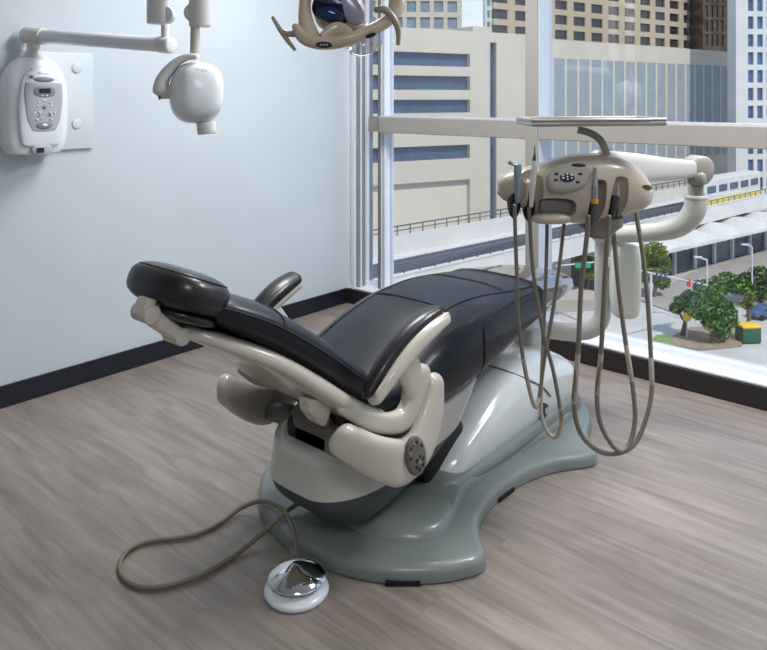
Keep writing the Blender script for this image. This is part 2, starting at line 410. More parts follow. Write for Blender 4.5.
# --- seat frame (black boxes also paint the dark void below the seat)
mb = MB(); mb.box((XC+.045, 1.84, .40), (.25, .54, .07), bev=.02).cyl((XC-.06, 1.58, .43), (XC+.15, 1.58, .43), .035, bev=.005).box((XC, 1.68, .345), (.2, .3, .09), bev=.02)
mb.build('seat_frame', 'black', chair)
# --- belt-shaped arm supports
def belt(sg):
    st = [(sg*.290, 1.795, .512, .034), (sg*.296, 1.78, .465, .044), (sg*.300, 1.750, .405, .056), (sg*.302, 1.70, .352, .064), (sg*.300, 1.63, .338, .066), (sg*.294, 1.56, .368, .062), (sg*.286, 1.50, .405, .056), (sg*.274, 1.45, .443, .050), (sg*.262, 1.42, .466, .046)]
    pts = [(XC+x, y, z, .026, a) for x, y, z, a in st]
    m_ = MB()
    # U = lateral direction: computed from plan normal, simply use frames by hand
    it = interp(pts, 6); n = len(it); rr = []
    ctr = V((XC, 1.85, 0))
    for i in range(n):
        c = V(it[i][:3]); d = (V(it[min(n-1, i+1)][:3])-V(it[max(0, i-1)][:3])).normalized()
        plan = V((d.x, d.y, 0)); 
        o = V((sg, 0, 0)) if plan.length < .3 else None
        out = V((c.x-XC, (c.y-1.75)*(.9 if c.y < 1.6 else 0), 0)).normalized()
        out = (out-d*out.dot(d)).normalized(); w = d.cross(out)
        def rg_(c, a, b): return [c+out*(a*sgnpow(math.cos(2*PI*k/28), 2/2.8))+w*(b*sgnpow(math.sin(2*PI*k/28), 2/2.8)) for k in range(28)]
        if i == 0:
            for k in range(5, 0, -1):
                t = k/5*PI/2; rr.append(rg_(c-d*.035*math.sin(t), it[0][3]*max(.05, math.cos(t)), it[0][4]*max(.05, math.cos(t))))
        rr.append(rg_(c, it[i][3], it[i][4]))
    for k in range(1, 6):
        t = k/5*PI/2; rr.append(rg_(c+d*.03*math.sin(t), it[-1][3]*max(.05, math.cos(t)), it[-1][4]*max(.05, math.cos(t))))
    m_.rings(rr); return m_
bl = {}
for sg in (1, -1):
    bl[sg] = belt(sg).build('arm_support', 'cream', chair)
# hub
mb = MB(); mb.box((XC+.035, 1.62, .350), (.24, .18, .15), bev=.035, seg=4)
mb.sweep([(XC-.285, 1.62, .33, .03, .03), (XC, 1.64, .335, .035, .035), (XC+.285, 1.62, .33, .03, .03)], U=(0, 0, 1), e=3)
mb.sweep([(XC+.03, 1.55, .395, .08, .03), (XC+.04, 1.51, .435, .07, .028)], U=(1, 0, 0), e=3, seg=1)
mb.build('support_hub', 'hub', chair)
# control pad on near support
def pad(sg):
    c = V((XC+sg*.330, 1.655, .356)); Y = V((0, 1, 0)); Z = V((0, 0, 1))
    ca, sa = math.cos(.42), math.sin(.42)
    U = (Y*ca - Z*sa*-1).normalized(); Wv = V((0, -U.z, U.y))
    m_ = MB(); N = V((sg, 0, 0))
    m_.ell(c, U, Wv, N, .042, .066, .010, ez=3)
    o = m_.build('control_pad', 'pad', bl[sg]); lab(o, 'oval dark grey keypad')
    b = MB()
    for k in range(6): 
        t = 2*PI*k/6; b.ell(c+N*.010+Wv*-.022+U*(.017*math.cos(t))+Wv*(.019*math.sin(t)), U, Wv, N, .006, .006, .003)
    b.ell(c+N*.010-Wv*.022, U, Wv, N, .006, .006, .003, m=1)
    for k in range(7):
        t = PI*(k/6); b.ell(c+N*.009+Wv*.018+U*(.027*math.cos(t))+Wv*(.03*math.sin(t)), U, Wv, N, .005, .005, .003, m=k % 2)
    b.build('button', ['navy', 'mgrey'], o)
pad(1)
# inner rail: shell edge up to armrest
for sg in (1, -1):
    mb = MB(); mb.sweep([(XC+sg*.225, 1.46, .528, .012, .018), (XC+sg*.248, 1.54, .474, .018, .026), (XC+sg*.262, 1.61, .446, .022, .030), (XC+sg*.266, 1.67, .440, .024, .036), (XC+sg*.268, 1.718, .468, .026, .050), (XC+sg*.27, 1.735, .52, .026, .056), (XC+sg*.272, 1.735, .555, .024, .052)], U=(1, 0, 0), e=2.8, capA=.02, capB=.03)
    mb.build('back_rail', 'cream', chair)
# --- backrest
bst = [(XC, 1.115, .862, .135, .034), (XC, 1.16, .842, .155, .043), (XC, 1.26, .788, .185, .052), (XC, 1.38, .702, .215, .056), (XC, 1.50, .605, .235, .058), (XC, 1.60, .520, .24, .055)]
mb = MB(); mb.sweep(bst, U=(1, 0, 0), e=2.8, seg=8, capA=.045, capB=.06, ring=44)
back = mb.build('backrest', 'vinyl', chair)
# surface function for seams
def surf(st, e, s, th, off=.001, U=V((1, 0, 0))):
    n = len(st)-1; s = max(0, min(.9999, s))*n; i = int(s); t = s-i
    q = [st[max(0, i-1)], st[i], st[i+1], st[min(n, i+2)]]
    p = [catmull(q[0][j], q[1][j], q[2][j], q[3][j], t) for j in range(5)]
    t2 = min(1, t+.02); p2 = [catmull(q[0][j], q[1][j], q[2][j], q[3][j], t2) for j in range(5)]
    t1 = t2-.04; p1 = [catmull(q[0][j], q[1][j], q[2][j], q[3][j], t1) for j in range(5)]
    d = (V(p2[:3])-V(p1[:3])).normalized(); w = d.cross(U)
    a, b = p[3]+off, p[4]+off
    return V(p[:3])+U*(a*sgnpow(math.cos(th), 2/e))+w*(b*sgnpow(math.sin(th), 2/e))
# w = d x U with d along +Y, U=+X -> -Z : top is sin<0
def th_for(xr, e): # theta giving lateral ratio xr on the top
    c = abs(xr)**(e/2); t = math.acos(min(1, c)); t = -t
    return t if xr >= 0 else -PI-t
seam = MB()
for sg in (1, -1):
    seam.tube([surf(bst, 2.8, s/12, -.06 if sg > 0 else -PI+.06) for s in range(0, 13)], .0032, seg=3, ring=6)
seam.tube([surf(bst, 2.8, .42, -.02-(PI-.04)*k/10) for k in range(11)], .003, seg=3, ring=6)
lab(seam.build('seam', 'seam', back), 'stitched seam lines')
# shell under backrest
shst = []
for (x, y, z, a, b) in [(XC, 1.07, .800, .06, .018), (XC, 1.12, .775, .115, .02), (XC, 1.26, .700, .190, .028), (XC, 1.38, .612, .225, .032), (XC, 1.50, .518, .245, .034), (XC, 1.62, .445, .25, .034)]:
    shst.append((x, y, z, a, b))
mb = MB(); mb.sweep(shst, U=(1, 0, 0), e=3.5, seg=8, capA=.02, capB=.03, ring=40)
shell = mb.build('back_shell', 'cream', chair)
mb = MB(); mb.prism([V((XC+.135, 1.37, .57)), V((XC+.135, 1.375, .53)), V((XC+.135, 1.40, .495)), V((XC+.135, 1.435, .468)), V((XC+.135, 1.45, .49)), V((XC+.135, 1.47, .54))], (1, 0, 0), .05)
mb.build('back_bracket', 'cream', shell, bevel=.01, smooth=False)
# headrest
hc = V((XC, 1.075, .900)); tl = math.radians(24); HY_ = V((0, math.cos(tl), -math.sin(tl))); HN = V((0, math.sin(tl), math.cos(tl))); HX = V((1, 0, 0))
mb = MB(); mb.ell(hc, HX, HY_, HN, .150, .104, .055, e=2.8, ez=2.9, ring=44)
hr = mb.build('headrest', 'vinyl2', chair)
seam = MB(); r = []
for k in range(49):
    t = 2*PI*k/48; r.append(hc+HX*(.150*.884*sgnpow(math.cos(t), 2/2.7))+HY_*(.102*.884*sgnpow(math.sin(t), 2/2.7))+HN*.0371)
seam.tube(r, .0022, seg=1, ring=6)
seam.build('seam', 'seam', hr)
mb = MB(); mb.ell(hc-HN*.057+HY_*.02, HX, HY_, HN, .12, .085, .02, e=2.7, ez=2.5)
mb.build('headrest_back', 'vinyl2', hr)
j1 = V((0, .965, .868)); j2 = V((0, 1.055, .792))
mech = MB()
for x0, x1, j in ((XC-.005, XC+.065, j1), (XC-.01, XC+.06, j2)):
    mech.cyl((x0, j.y, j.z), (x1, j.y, j.z), .0235, bev=.004)
ang = math.atan2(j2.z-j1.z, j2.y-j1.y); R = Matrix.Rotation(ang, 3, 'X')
mech.box((XC+.028, (j1.y+j2.y)/2, (j1.z+j2.z)/2), (.062, (j2-j1).length, .036), R, bev=.006)
mech.box((XC+.03, .962, .882), (.05, .03, .05), Matrix.Rotation(-.4, 3, 'X'), bev=.008)
mech.box((XC+.01, 1.02, .868), (.06, .06, .014), Matrix.Rotation(-tl, 3, 'X'), bev=.004)
mech.box((XC, 1.10, .785), (.07, .08, .022), Matrix.Rotation(-.42, 3, 'X'), bev=.005)
mech.build('headrest_bracket', 'cream', hr)
# --- seat + legrest cushion
sst = [(XC, 1.58, .470, .20, .045), (XC, 1.68, .468, .245, .066), (XC, 1.80, .482, .262, .100), (XC, 1.94, .505, .268, .137), (XC, 2.08, .530, .268, .150), (XC, 2.24, .552, .262, .138), (XC, 2.42, .567, .248, .112), (XC, 2.60, .575, .228, .085), (XC, 2.76, .576, .205, .062), (XC, 2.84, .576, .185, .050)]
mb = MB(); mb.sweep(sst, U=(1, 0, 0), e=3.0, seg=6, capA=.04, capB=.05, ring=56)
seat = mb.build('seat', 'vinyl', chair)
seam = MB()
def sl(pts, r=.003): seam.tube([surf(sst, 3.0, s, t, .0008) for s, t in pts], r, seg=3, ring=6)
def S_(Y): # station param for a given Y
    ys = [p[1] for p in sst]
    for i in range(len(ys)-1):
        if ys[i] <= Y <= ys[i+1]: return (i+(Y-ys[i])/(ys[i+1]-ys[i]))/(len(ys)-1)
    return 1
for sg in (1, -1):
    sl([(S_(Y), th_for(sg*x, 3)) for Y, x in ((1.70, .78), (1.8, .74), (1.9, .68), (2.0, .62), (2.1, .60), (2.2, .64), (2.3, .70), (2.4, .76), (2.55, .80), (2.7, .80), (2.83, .80))])
    sl([(S_(Y), (-t if sg > 0 else -PI+t)) for Y, t in ((2.10, -.6), (2.11, -.2), (2.12, .1), (2.14, .3), (2.2, .42), (2.35, .50), (2.5, .52), (2.7, .52), (2.83, .52))])
sl([(S_(2.06), th_for(x/10, 3)) for x in range(-6, 7)])
sl([(S_(2.38), th_for(x/10, 3)) for x in range(-7, 8)])
lab(seam.build('seam', 'seam', seat), 'stitched seam lines')
# clear toe cover
mb = MB(); mb.sweep([(XC, 2.60, .585, .240, .082), (XC, 2.76, .582, .222, .062), (XC, 2.86, .580, .205, .056), (XC, 2.96, .572, .175, .05)], U=(1, 0, 0), e=3.0, seg=5, capA=0, capB=.06, ring=48)
toe = lab(mb.build('toe_cover', 'clear', chair), 'clear shiny plastic toe cover')
mb = MB(); mb.box((XC, 2.55, .49), (.26, .62, .025), bev=.008)
mb.box((XC, 2.9, .545), (.30, .10, .03), bev=.012)
mb.build('legrest_plate', 'steel', chair)
# --- armrests
for sg in (1, -1):
    x0 = XC+sg*.335
    line = [(x0-sg*.035, 1.492, .592), (x0-sg*.032, 1.545, .642), (x0-sg*.028, 1.62, .694), (x0-sg*.022, 1.695, .728), (x0-sg*.016, 1.762, .748)]
    wd = [.020, .030, .036, .038, .034]; ht = [.014, .022, .026, .026, .020]
    arm = MB(); arm.sweep([(p[0]+sg*.012, p[1]+.01, p[2]-.020, w+.007, h) for p, w, h in zip(line, wd, ht)], U=(1, 0, .25*sg), e=2.8, capA=.025, capB=.02, ring=28)
    arm.sweep([(p[0]+sg*(.006+w), p[1]+.008, p[2]-.012, .006, .019) for p, w in zip(line, wd)], U=(1, 0, 0), e=2.5, capA=.015, capB=.015, ring=16)
    arm.sweep([(XC+sg*.278, 1.72, .51, .016, .040), (XC+sg*.288, 1.685, .575, .016, .046), (XC+sg*.30, 1.64, .640, .016, .05)], U=(1, 0, 0), e=2.6, capA=.01, capB=.01)
    ar = arm.build('armrest', 'cream', chair)
    p_ = MB(); p_.sweep([(p[0]-sg*.003, p[1], p[2], w, h) for p, w, h in zip(line, wd, ht)], U=(1, 0, .25*sg), e=2.5, capA=.03, capB=.02, ring=28)
    lab(p_.build('armrest_pad', 'vinyl2', ar), 'black padded top')

# ================================================================== DELIVERY UNIT
D0 = 2.35; K = D0/F
HCN = P(578, 190, D0)
def H(px, py, f=0.0): return HCN+RT*((px-578)*K)+UP*(-(py-190)*K)+TO*f    # on the head's own front plane
unit = thing('delivery_unit', W((603-CX)/F*3.2, 3.2, .3), 'cream dentist instrument delivery unit on swing arms with steel tray, right of the chair', 'dental delivery unit')
hs = [(500, 194, 3, .008), (503, 193, 10, .03), (510, 190, 16, .05), (522, 189, 20, .065), (536, 190, 25, .08), (552, 191, 30, .095), (572, 190, 34, .105), (592, 189, 35, .105), (612, 188, 32, .095), (630, 191, 26, .075), (643, 194, 19, .055), (651, 195, 12, .035), (655, 195, 5, .012)]
mb = MB(); mb.sweep([(*H(a, b, -.03), h*K, d) for a, b, h, d in hs], U=(0, 0, 1), e=2.5, seg=5, capA=.004, capB=.004, ring=44)
head = mb.build('control_head', 'taupe', unit)
cut = []
def cutter(m_): 
    o = m_.build('cut', 'black', unit); cut.append(o)
slots = [(515, 200, 5), (530, 203, 5), (589, 206, 5.5), (611, 204, 6.5)]
for a, b, r in slots:
    c = MB(); c.sweep([(*H(a+5, b-26, .07), r*K*1.1, .04), (*H(a+2, b-6, .06), r*K*1.5, .045), (*H(a-3, b+22, .05), r*K*.9, .04)], U=tuple(RT), e=2.2, seg=4, capA=.01, capB=.01, ring=18); cutter(c)
c = MB(); c.ell(H(553, 205, .06), RT, UP, TO, 18*K, 9.5*K, .05, e=3.2, ez=3); cutter(c)
c = MB(); c.ell(H(648, 188, .03), (RT*.95-UP*.3).normalized(), (UP*.95+RT*.3).normalized(), TO, 10*K, 3.2*K, .05); cutter(c)
c = MB(); c.ell(H(527, 172, .035), (RT*.9+UP*.35).normalized(), UP, TO, 9*K, 9*K, .03); cutter(c)
boolcut(head, cut)
for p in head.data.polygons: p.use_smooth = True
bm = bmesh.new(); bm.from_mesh(head.data)
for e in bm.edges:
    if len(e.link_faces) == 2 and e.calc_face_angle(0) > .7: e.smooth = False
bm.to_mesh(head.data); bm.free()
# black inserts that paint the darkness inside the slots
for a, b, r in slots: lab(MB().ell(H(a-1, b+3, -.005), RT, UP, TO, r*K*1.3, 16*K, .04, ring=14).build('slot_dark_insert', 'black', head), 'black insert darkening the holder slot')
# touchpad
tn = (TO*.96+UP*.26).normalized(); tu = (UP-tn*UP.dot(tn)).normalized()
tc_ = H(563, 175, .068)
mb = MB(); mb.ell(tc_, (RT*.94+tu*.18).normalized(), tu, tn, 22*K, 14.5*K, .012, e=2.6, ez=3)
tp = lab(mb.build('touchpad', 'taupe2', head), 'grey oval touchpad')
mb = MB(); mb.ell(tc_+tn*.011-RT*2*K-tu*1*K, RT, tu, tn, 7.4*K, 4.6*K, .004)
for dx, dy in ((-12, 3), (-13, -3), (11, 3), (8, -5)): mb.ell(tc_+tn*.011+RT*(dx*K)+tu*(dy*K-0*K), RT, tu, tn, 2.2*K, 1.2*K, .003)
mb.ell(tc_+tn*.009+RT*10*K+tu*11.5*K, RT, tu, tn, 7.5*K, 2*K, .004, m=1)
for dx, dy in ((-5, 1.5), (-5, -1.5), (-1, 2.6), (-1, 0), (-1, -2.6), (3, 1.5), (3, -1.5)): mb.ell(tc_+tn*.0145+RT*((dx-1)*K)+tu*(dy*K), RT, tu, tn, 1*K, .8*K, .002, m=2)
mb.build('button', ['navy', 'black', 'wht'], tp)
# lower lip below pocket
mb = MB(); mb.ell(H(548, 216, .05), RT, UP, TO, 20*K, 5.5*K, .03, e=2.6)
mb.build('handle_lip', 'taupe', head)
lab(MB().ell(H(554, 205, .035), RT, UP, TO, 17*K, 8.5*K, .012, e=3.2, ez=3).build('pocket_shade', 'hub', head), 'grey insert darkening the pocket')  # insert's grey stands for the shade inside the pocket
# turntable under the head
mb = MB(); mb.lathe([(.001, -.05), (.035, -.048), (.045, -.03), (.07, -.01), (.075, .02), (.001, .03)], c=H(603, 224, -.03)); mb.build('pivot_dish', 'steel2', unit)
# tray
tr = MB(); tcn = P(588, 122.5, 2.40)
Rt = Matrix.Rotation(math.atan2(SS, CC)+.02, 3, 'Z') @ Matrix.Rotation(math.radians(-.4), 3, 'Y')
tr.box(tcn, (.425, .25, .016), Rt, bev=.005)
for s_ in (1, -1):
    tr.box(tcn+Rt @ V((0, s_*.12, .012)), (.425, .012, .010), Rt, bev=.004); tr.box(tcn+Rt @ V((s_*.2075, 0, .012)), (.012, .25, .012), Rt, bev=.004)
try_ = lab(tr.build('instrument_tray', 'steel', unit), 'steel rectangular tray')
MB().box(tcn+V((0, 0, .0085)), (.40, .22, .004), Rt).build('tray_liner', 'dark', try_, smooth=False)
mb = MB(); mb.sweep([(*P(578, 130, 2.40), .012, .008), (*P(590, 133, 2.40), .012, .009), (*P(601, 141, 2.40), .012, .011), (*P(607, 156, 2.39), .013, .012), (*P(608, 168, 2.38), .013, .012)], U=(0, 0, 1), e=2.6); mb.build('tray_arm', 'taupe2', unit)
# flex arm head -> knuckle
mb = MB(); mb.sweep([(*P(596, 168, 2.52), .062, .03), (*P(630, 168, 2.60), .055, .032), (*P(664, 169, 2.72), .044, .032), (*P(690, 169, 2.82), .034, .028)], U=(0, 0, 1), e=3, capA=.02, capB=.01); mb.build('flex_arm', 'cream2', unit)
kn = P(698, 169, 2.86)
mb = MB(); mb.sweep([(*P(676, 171, 2.80), .006, .006), (*P(684, 171, 2.82), .016, .016), (*P(690, 171, 2.83), .022, .022)], U=(0, 0, 1), capA=.004)
mb.sweep([(*(kn-TO*.045), .052, .046), (*(kn), .054, .048), (*(kn+TO*.04), .054, .046)], U=(0, 0, 1), e=2.2, seg=3, capA=.012, capB=.012, ring=32)
mb.box(P(698, 178, 2.84), (.07, .07, .05), bev=.012)
mb.build('arm_knuckle', 'taupe2', unit)
mb = MB(); mb.cyl(P(696, 180, 2.86), P(696, 204, 2.86), .027, bev=.003); mb.build('knuckle_post', 'taupe2', unit)
# elbow pipe
pz = P(612, 235, 3.15)
mb = MB(); mb.sweep([(*P(600, 235, 3.17), .034, .034), (*P(628, 234, 3.06), .036, .036), (*P(657, 232, 2.96), .038, .038), (*P(680, 226, 2.90), .041, .041), (*P(693, 213, 2.87), .043, .043), (*P(696, 201, 2.86), .043, .043), (*P(696, 197, 2.86), .043, .043)], U=None, seg=8, capA=.04, ring=28)
mb.cyl(P(696, 199, 2.86), P(696, 195, 2.86), .046, bev=.004)
mb.build('elbow_arm', 'cream2', unit)
# post with curved foot to the chair
mb = MB(); q0 = W((603-CX)/F*3.2, 3.2, 0)
mb.sweep([(q0.x, q0.y, .80, .036, .036), (q0.x, q0.y, .62, .036, .036), (q0.x, q0.y, .48, .036, .036), (q0.x-.012, q0.y-.005, .41, .037, .037), (q0.x-.06, q0.y-.02, .365, .038, .038), (q0.x-.15, q0.y-.04, .345, .04, .04), (XC+.06, 3.0, .34, .04, .04), (XC-.02, 2.98, .33, .04, .04)], U=None, seg=8, ring=24)
mb.box((XC, 2.9, .31), (.10, .16, .12), bev=.02)
mb.build('support_post', 'cream2', unit)
mb = MB(); bc = P(625, 279, 3.12); mb.sweep([(*(bc+UP*.15), .062, .05), (*(bc-UP*.06), .062, .05), (*(bc-UP*.14), .054, .046)], U=tuple(RT), e=3.5, seg=3, capA=.008, capB=.03, ring=32)
mb.box(P(612, 262, 3.14), (.06, .05, .05), bev=.01)
mb.build('water_bottle_cover', 'wht3', unit)

# handpieces with hoses
HT = 'instruments hanging on coiled hoses from the delivery unit'
def hose_pts(px, d0, d1, sep=None):
    n = len(px); return [P(a, b, d0+(d1-d0)*i/(n-1)) for i, (a, b) in enumerate(px)]
def hose(pxs, d0, d1, r, par, pale=None):
    o = MB(); o.tube(hose_pts(pxs, d0, d1), r, seg=7, ring=10); h = o.build('hose', 'hose', par)
    if pale:
        for pr in pale:
            o = MB(); pts = hose_pts(pxs, d0, d1)[pr[0]:pr[1]]; o.tube(pts, r*1.07, seg=7, ring=10); lab(o.build('hose_sleeve', 'hosel', h), 'paler lower stretch of hose')
fr_ = .048
t = thing('air_water_syringe', H(516, 200, fr_), 'steel air water syringe with bent nozzle in the leftmost holder of the delivery unit', 'dental instrument')
mb = MB(); mb.sweep([(*H(515, 200, fr_), 1.9*K, 1.9*K), (*H(515, 190, fr_), 3*K, 3*K), (*H(514.5, 178, fr_), 3.6*K, 3.6*K), (*H(515, 168, fr_), 4*K, 3.6*K), (*H(515, 164, fr_), 3.4*K, 3*K)], U=tuple(RT), capA=.004, capB=.006); mb.build('handle', 'syr', t)
mb = MB(); mb.tube([H(515, 166, fr_), H(511, 164, fr_), H(507, 161, fr_)], 1.1*K, seg=4).cyl(H(506, 160.5, fr_), H(509, 162.5, fr_), 1.9*K); mb.build('nozzle', 'syr', t)
hose([(515, 205), (515, 225), (517, 280), (518, 314), (523, 358), (529, 388), (535, 407), (539, 398), (545, 356), (553, 310), (560, 260), (564, 224), (566, 212)], 2.30, 2.46, .0062, t, [(4, 8)])
t = thing('ultrasonic_scaler', H(531, 200, fr_), 'slim cream scaler handpiece with dark pointed tip in the second holder from the left', 'dental instrument')
mb = MB(); mb.sweep([(*H(528, 204, fr_), 2.2*K, 2.2*K), (*H(529.5, 185, fr_), 3.0*K, 3.0*K), (*H(531, 168, fr_), 2.7*K, 2.7*K), (*H(531, 160, fr_), 2.2*K, 2.2*K)], U=tuple(RT), capA=.004, capB=.004); mb.build('handle', 'wht2', t)
mb = MB(); mb.cyl(H(531, 160, fr_), H(531.5, 153, fr_), 2*K, 1*K).cyl(H(531.5, 153, fr_), H(531.8, 145, fr_), .8*K, .3*K); mb.build('tip', 'dark', t)
hose([(529, 208), (530, 225), (533, 270), (543, 332), (553, 370), (560, 408), (561, 424), (557, 436), (549, 434), (542, 418), (541, 398), (543, 345), (546, 270), (547, 229), (547, 214)], 2.30, 2.46, .0062, t, [(5, 12)])
t = thing('polishing_handpiece', H(588, 200, fr_), 'clear barrelled handpiece with amber ring in the third holder, right of the touchpad', 'dental instrument')
mb = MB(); mb.sweep([(*H(588, 197, fr_+.024), 3.2*K, 3.2*K), (*H(588, 186, fr_+.024), 3.4*K, 3.4*K), (*H(588.5, 176, fr_+.024), 2.4*K, 2.4*K), (*H(589, 166, fr_+.024), 2.2*K, 2.2*K)], U=tuple(RT), capA=.003, capB=.004); mb.build('barrel', 'steel', t)
mb = MB(); mb.sweep([(*H(588, 195, fr_+.024), 3.9*K, 3.9*K), (*H(588, 184, fr_+.024), 3.9*K, 3.9*K)], U=tuple(RT), seg=1); mb.build('clear_sleeve', 'vial', t)
mb = MB(); mb.cyl(H(588, 200, fr_+.024), H(588, 195, fr_+.024), 3.6*K, 3.9*K); mb.build('amber_ring', 'amber', t)
mb = MB(); mb.cyl(H(587.5, 199, fr_+.02), H(587, 222, fr_), 2.3*K, 2.3*K); mb.build('connector', 'dark', t)
hose([(588, 216), (587, 235), (581, 291), (578, 354), (574, 403), (581, 434), (599, 451), (619, 453), (636, 442), (648, 412), (652, 385), (651, 358), (648, 305), (643, 256), (638, 225), (636, 210)], 2.27, 2.44, .0078, t, [(3, 5), (10, 12)])
t = thing('high_speed_handpiece', H(611, 200, fr_), 'dark tipped handpiece sunk in the rightmost holder of the delivery unit', 'dental instrument')
mb = MB(); mb.sweep([(*H(608, 214, fr_), 2*K, 2*K), (*H(610, 200, fr_+.01), 3*K, 3*K), (*H(611, 193, fr_+.02), 2.4*K, 2.4*K)], U=tuple(RT), capA=.003, capB=.004); mb.build('handle', 'dark', t)
mb = MB(); mb.cyl(H(611, 193, fr_+.02), H(611.5, 182, fr_+.02), 1.5*K, .9*K); mb.build('tip', 'steel', t)
hose([(609, 216), (607, 245), (605, 278), (601, 354), (597, 394), (601, 425), (616, 449), (628, 446), (635, 420), (632, 381), (626, 345), (619, 291), (614, 240), (611, 215)], 2.27, 2.42, .0078, t, [(3, 5), (9, 11)])

# ================================================================== FOOT CONTROL
fc = onZ(296.5, 592, .0)
t = thing('foot_control', fc, 'round chrome foot pedal on a white ring, on the floor beside the chair base', 'foot control')
mb = MB(); mb.lathe([(.001, .002), (.088, .002), (.092, .008), (.090, .016), (.078, .022), (.05, .024), (.001, .024)], c=fc, ring=48); mb.build('base_ring', 'wht', t)
mb = MB(); mb.lathe([(.05, .022), (.070, .030), (.080, .038), (.083, .044), (.078, .050), (.050, .064), (.015, .077), (.001, .079)], c=fc+V((-.004, .006, 0)), ring=48); mb.build('pedal_disc', 'chrome', t)
bd = (onZ(294, 560, .03)-fc); bd.z = 0; bd.normalize(); Rb = Matrix.Rotation(math.atan2(bd.y, bd.x), 3, 'Z')
mb = MB(); mb.box(fc+bd*.085+V((0, 0, .030)), (.04, .085, .03), Rb, bev=.006); mb.cyl(fc+bd*.09+V((0, 0, .04)), fc+bd*.125+V((0, 0, .04)), .009)
mb.build('cable_bracket', 'hub', t)
cpx = [(297, 556), (295, 540), (290, 522), (280, 507), (262, 501), (241, 508), (222, 522), (200, 533), (178, 538), (150, 541), (130, 549), (120, 563), (124, 578), (142, 587), (170, 585), (205, 573), (238, 553), (262, 533), (282, 515), (297, 504), (310, 497)]
zs = [.045, .03, .018, .012, .008, .008, .008, .008, .008, .008, .008, .008, .008, .008, .008, .008, .008, .012, .03, .055, .065]
zs[1] = .05; zs[2] = .062; zs[3] = .068; zs[4] = .055; zs[5] = .02; zs[17] = .03; zs[18] = .062; zs[19] = .075; zs[20] = .10
mb = MB(); mb.tube([onZ(a, b, z+.002) for (a, b), z in zip(cpx, zs)], .0075, seg=6, ring=12); lab(mb.build('cable', 'cable', t), 'khaki looped cable')

# ================================================================== DENTAL LIGHT
LD = 1.85; KL = LD/F
def L(px, py, f=0.0): return P(px, py, LD)+TO*f
t = thing('operatory_light', L(335, 0), 'taupe dental examination lamp with curved handles hanging in from above', 'dental lamp')
mb = MB()
mb.sweep([(*L(296, 27), 4*KL, .018), (*L(303, 37), 6.5*KL, .024), (*L(315, 42), 7*KL, .028), (*L(332, 43), 6.5*KL, .03), (*L(350, 39), 6.5*KL, .03), (*L(368, 31, -.01), 6.5*KL, .028), (*L(384, 22, -.02), 6.5*KL, .025), (*L(395, 10, -.03), 7*KL, .022), (*L(397, -4, -.04), 7*KL, .022), (*L(390, -16, -.05), 7*KL, .022)], U=(0, 0, 1), e=2.6, capA=.01, ring=24)
mb.build('lamp_frame', 'lamp', t)
mb = MB(); mb.sweep([(*L(310, 38, -.02), 10*KL, .02), (*L(305, 22, -.03), 8*KL, .02), (*L(303, 5, -.04), 6*KL, .018), (*L(305, -12, -.05), 6*KL, .018)], U=tuple(RT), e=2.4, capA=.01); 
mb.sweep([(*L(322, 38, -.01), 5*KL, .012), (*L(333, 30, -.02), 8*KL, .012), (*L(341, 30, -.02), 8*KL, .012), (*L(352, 36, -.01), 5*KL, .012)], U=(0, 0, 1), e=2.2)
mb.build('lamp_yoke', 'lamp', t)
mb = MB(); mb.ell(L(337, 8, -.10), (RT*.95-UP*.25).normalized(), (UP*.9+RT*.2).normalized(), TO, 27*KL, 24*KL, .05, e=2.4); mb.build('reflector_housing', 'lamp', t)
u = (RT*.93-UP*.3).normalized(); w = (UP*.93+RT*.3).normalized()
rf = MB(); rf.ell(L(331, 5, -.05), u, w, TO, 21*KL, 17*KL, .018, e=2.6)
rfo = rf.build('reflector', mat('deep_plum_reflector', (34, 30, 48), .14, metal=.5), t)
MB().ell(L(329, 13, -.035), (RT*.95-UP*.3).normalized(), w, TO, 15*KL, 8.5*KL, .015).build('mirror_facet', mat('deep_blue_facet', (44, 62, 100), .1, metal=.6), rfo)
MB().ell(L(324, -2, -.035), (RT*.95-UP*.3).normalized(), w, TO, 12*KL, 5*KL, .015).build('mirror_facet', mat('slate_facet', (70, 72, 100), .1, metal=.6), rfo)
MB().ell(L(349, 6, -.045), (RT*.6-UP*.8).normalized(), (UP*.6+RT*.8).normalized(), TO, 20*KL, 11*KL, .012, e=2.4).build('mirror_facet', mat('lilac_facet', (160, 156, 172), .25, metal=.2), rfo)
mb = MB(); mb.ell(L(364, 38, -.07), (RT*.9+UP*.43).normalized(), (UP*.9-RT*.43).normalized(), TO, 21*KL, 16*KL, .04); lab(mb.build('lens_cover', M['clear'], t), 'clear curved lens cover')
mb = MB(); mb.tube([L(272.5, 17), L(283, 34), L(295, 50)], [1.7*KL, 2.6*KL, 1.7*KL]); mb.sweep([(*L(283, 33), 4*KL, .008), (*L(290, 34), 3*KL, .01), (*L(297, 33), 5*KL, .012)], U=(0, 0, 1)); mb.build('handle', 'lamp2', t)
mb = MB(); mb.tube([L(376, 10, .01), L(385, 11, .02), L(393, 19, .02), L(398, 31, .02), L(398, 45, .02)], [3.5*KL, 3.8*KL, 3.4*KL, 2.8*KL, 2.0*KL]); mb.build('handle', 'lamp2', t)
mb = MB(); mb.ell(L(325, 45.5, .028), (RT-UP*.03).normalized(), UP, TO, 8*KL, 3.2*KL, .006)
for dx in (-3, 0, 3): mb.ell(L(325+dx, 45.8, .034), RT, UP, TO, 1.2*KL, 1*KL, .002, m=1)
mb.build('button', ['black', 'lgrey'], t)
MB().ell(L(371, 36, .018), (RT*.95+UP*.3).normalized(), UP, TO, 5.5*KL, 2.4*KL, .006).build('button', 'black', t)
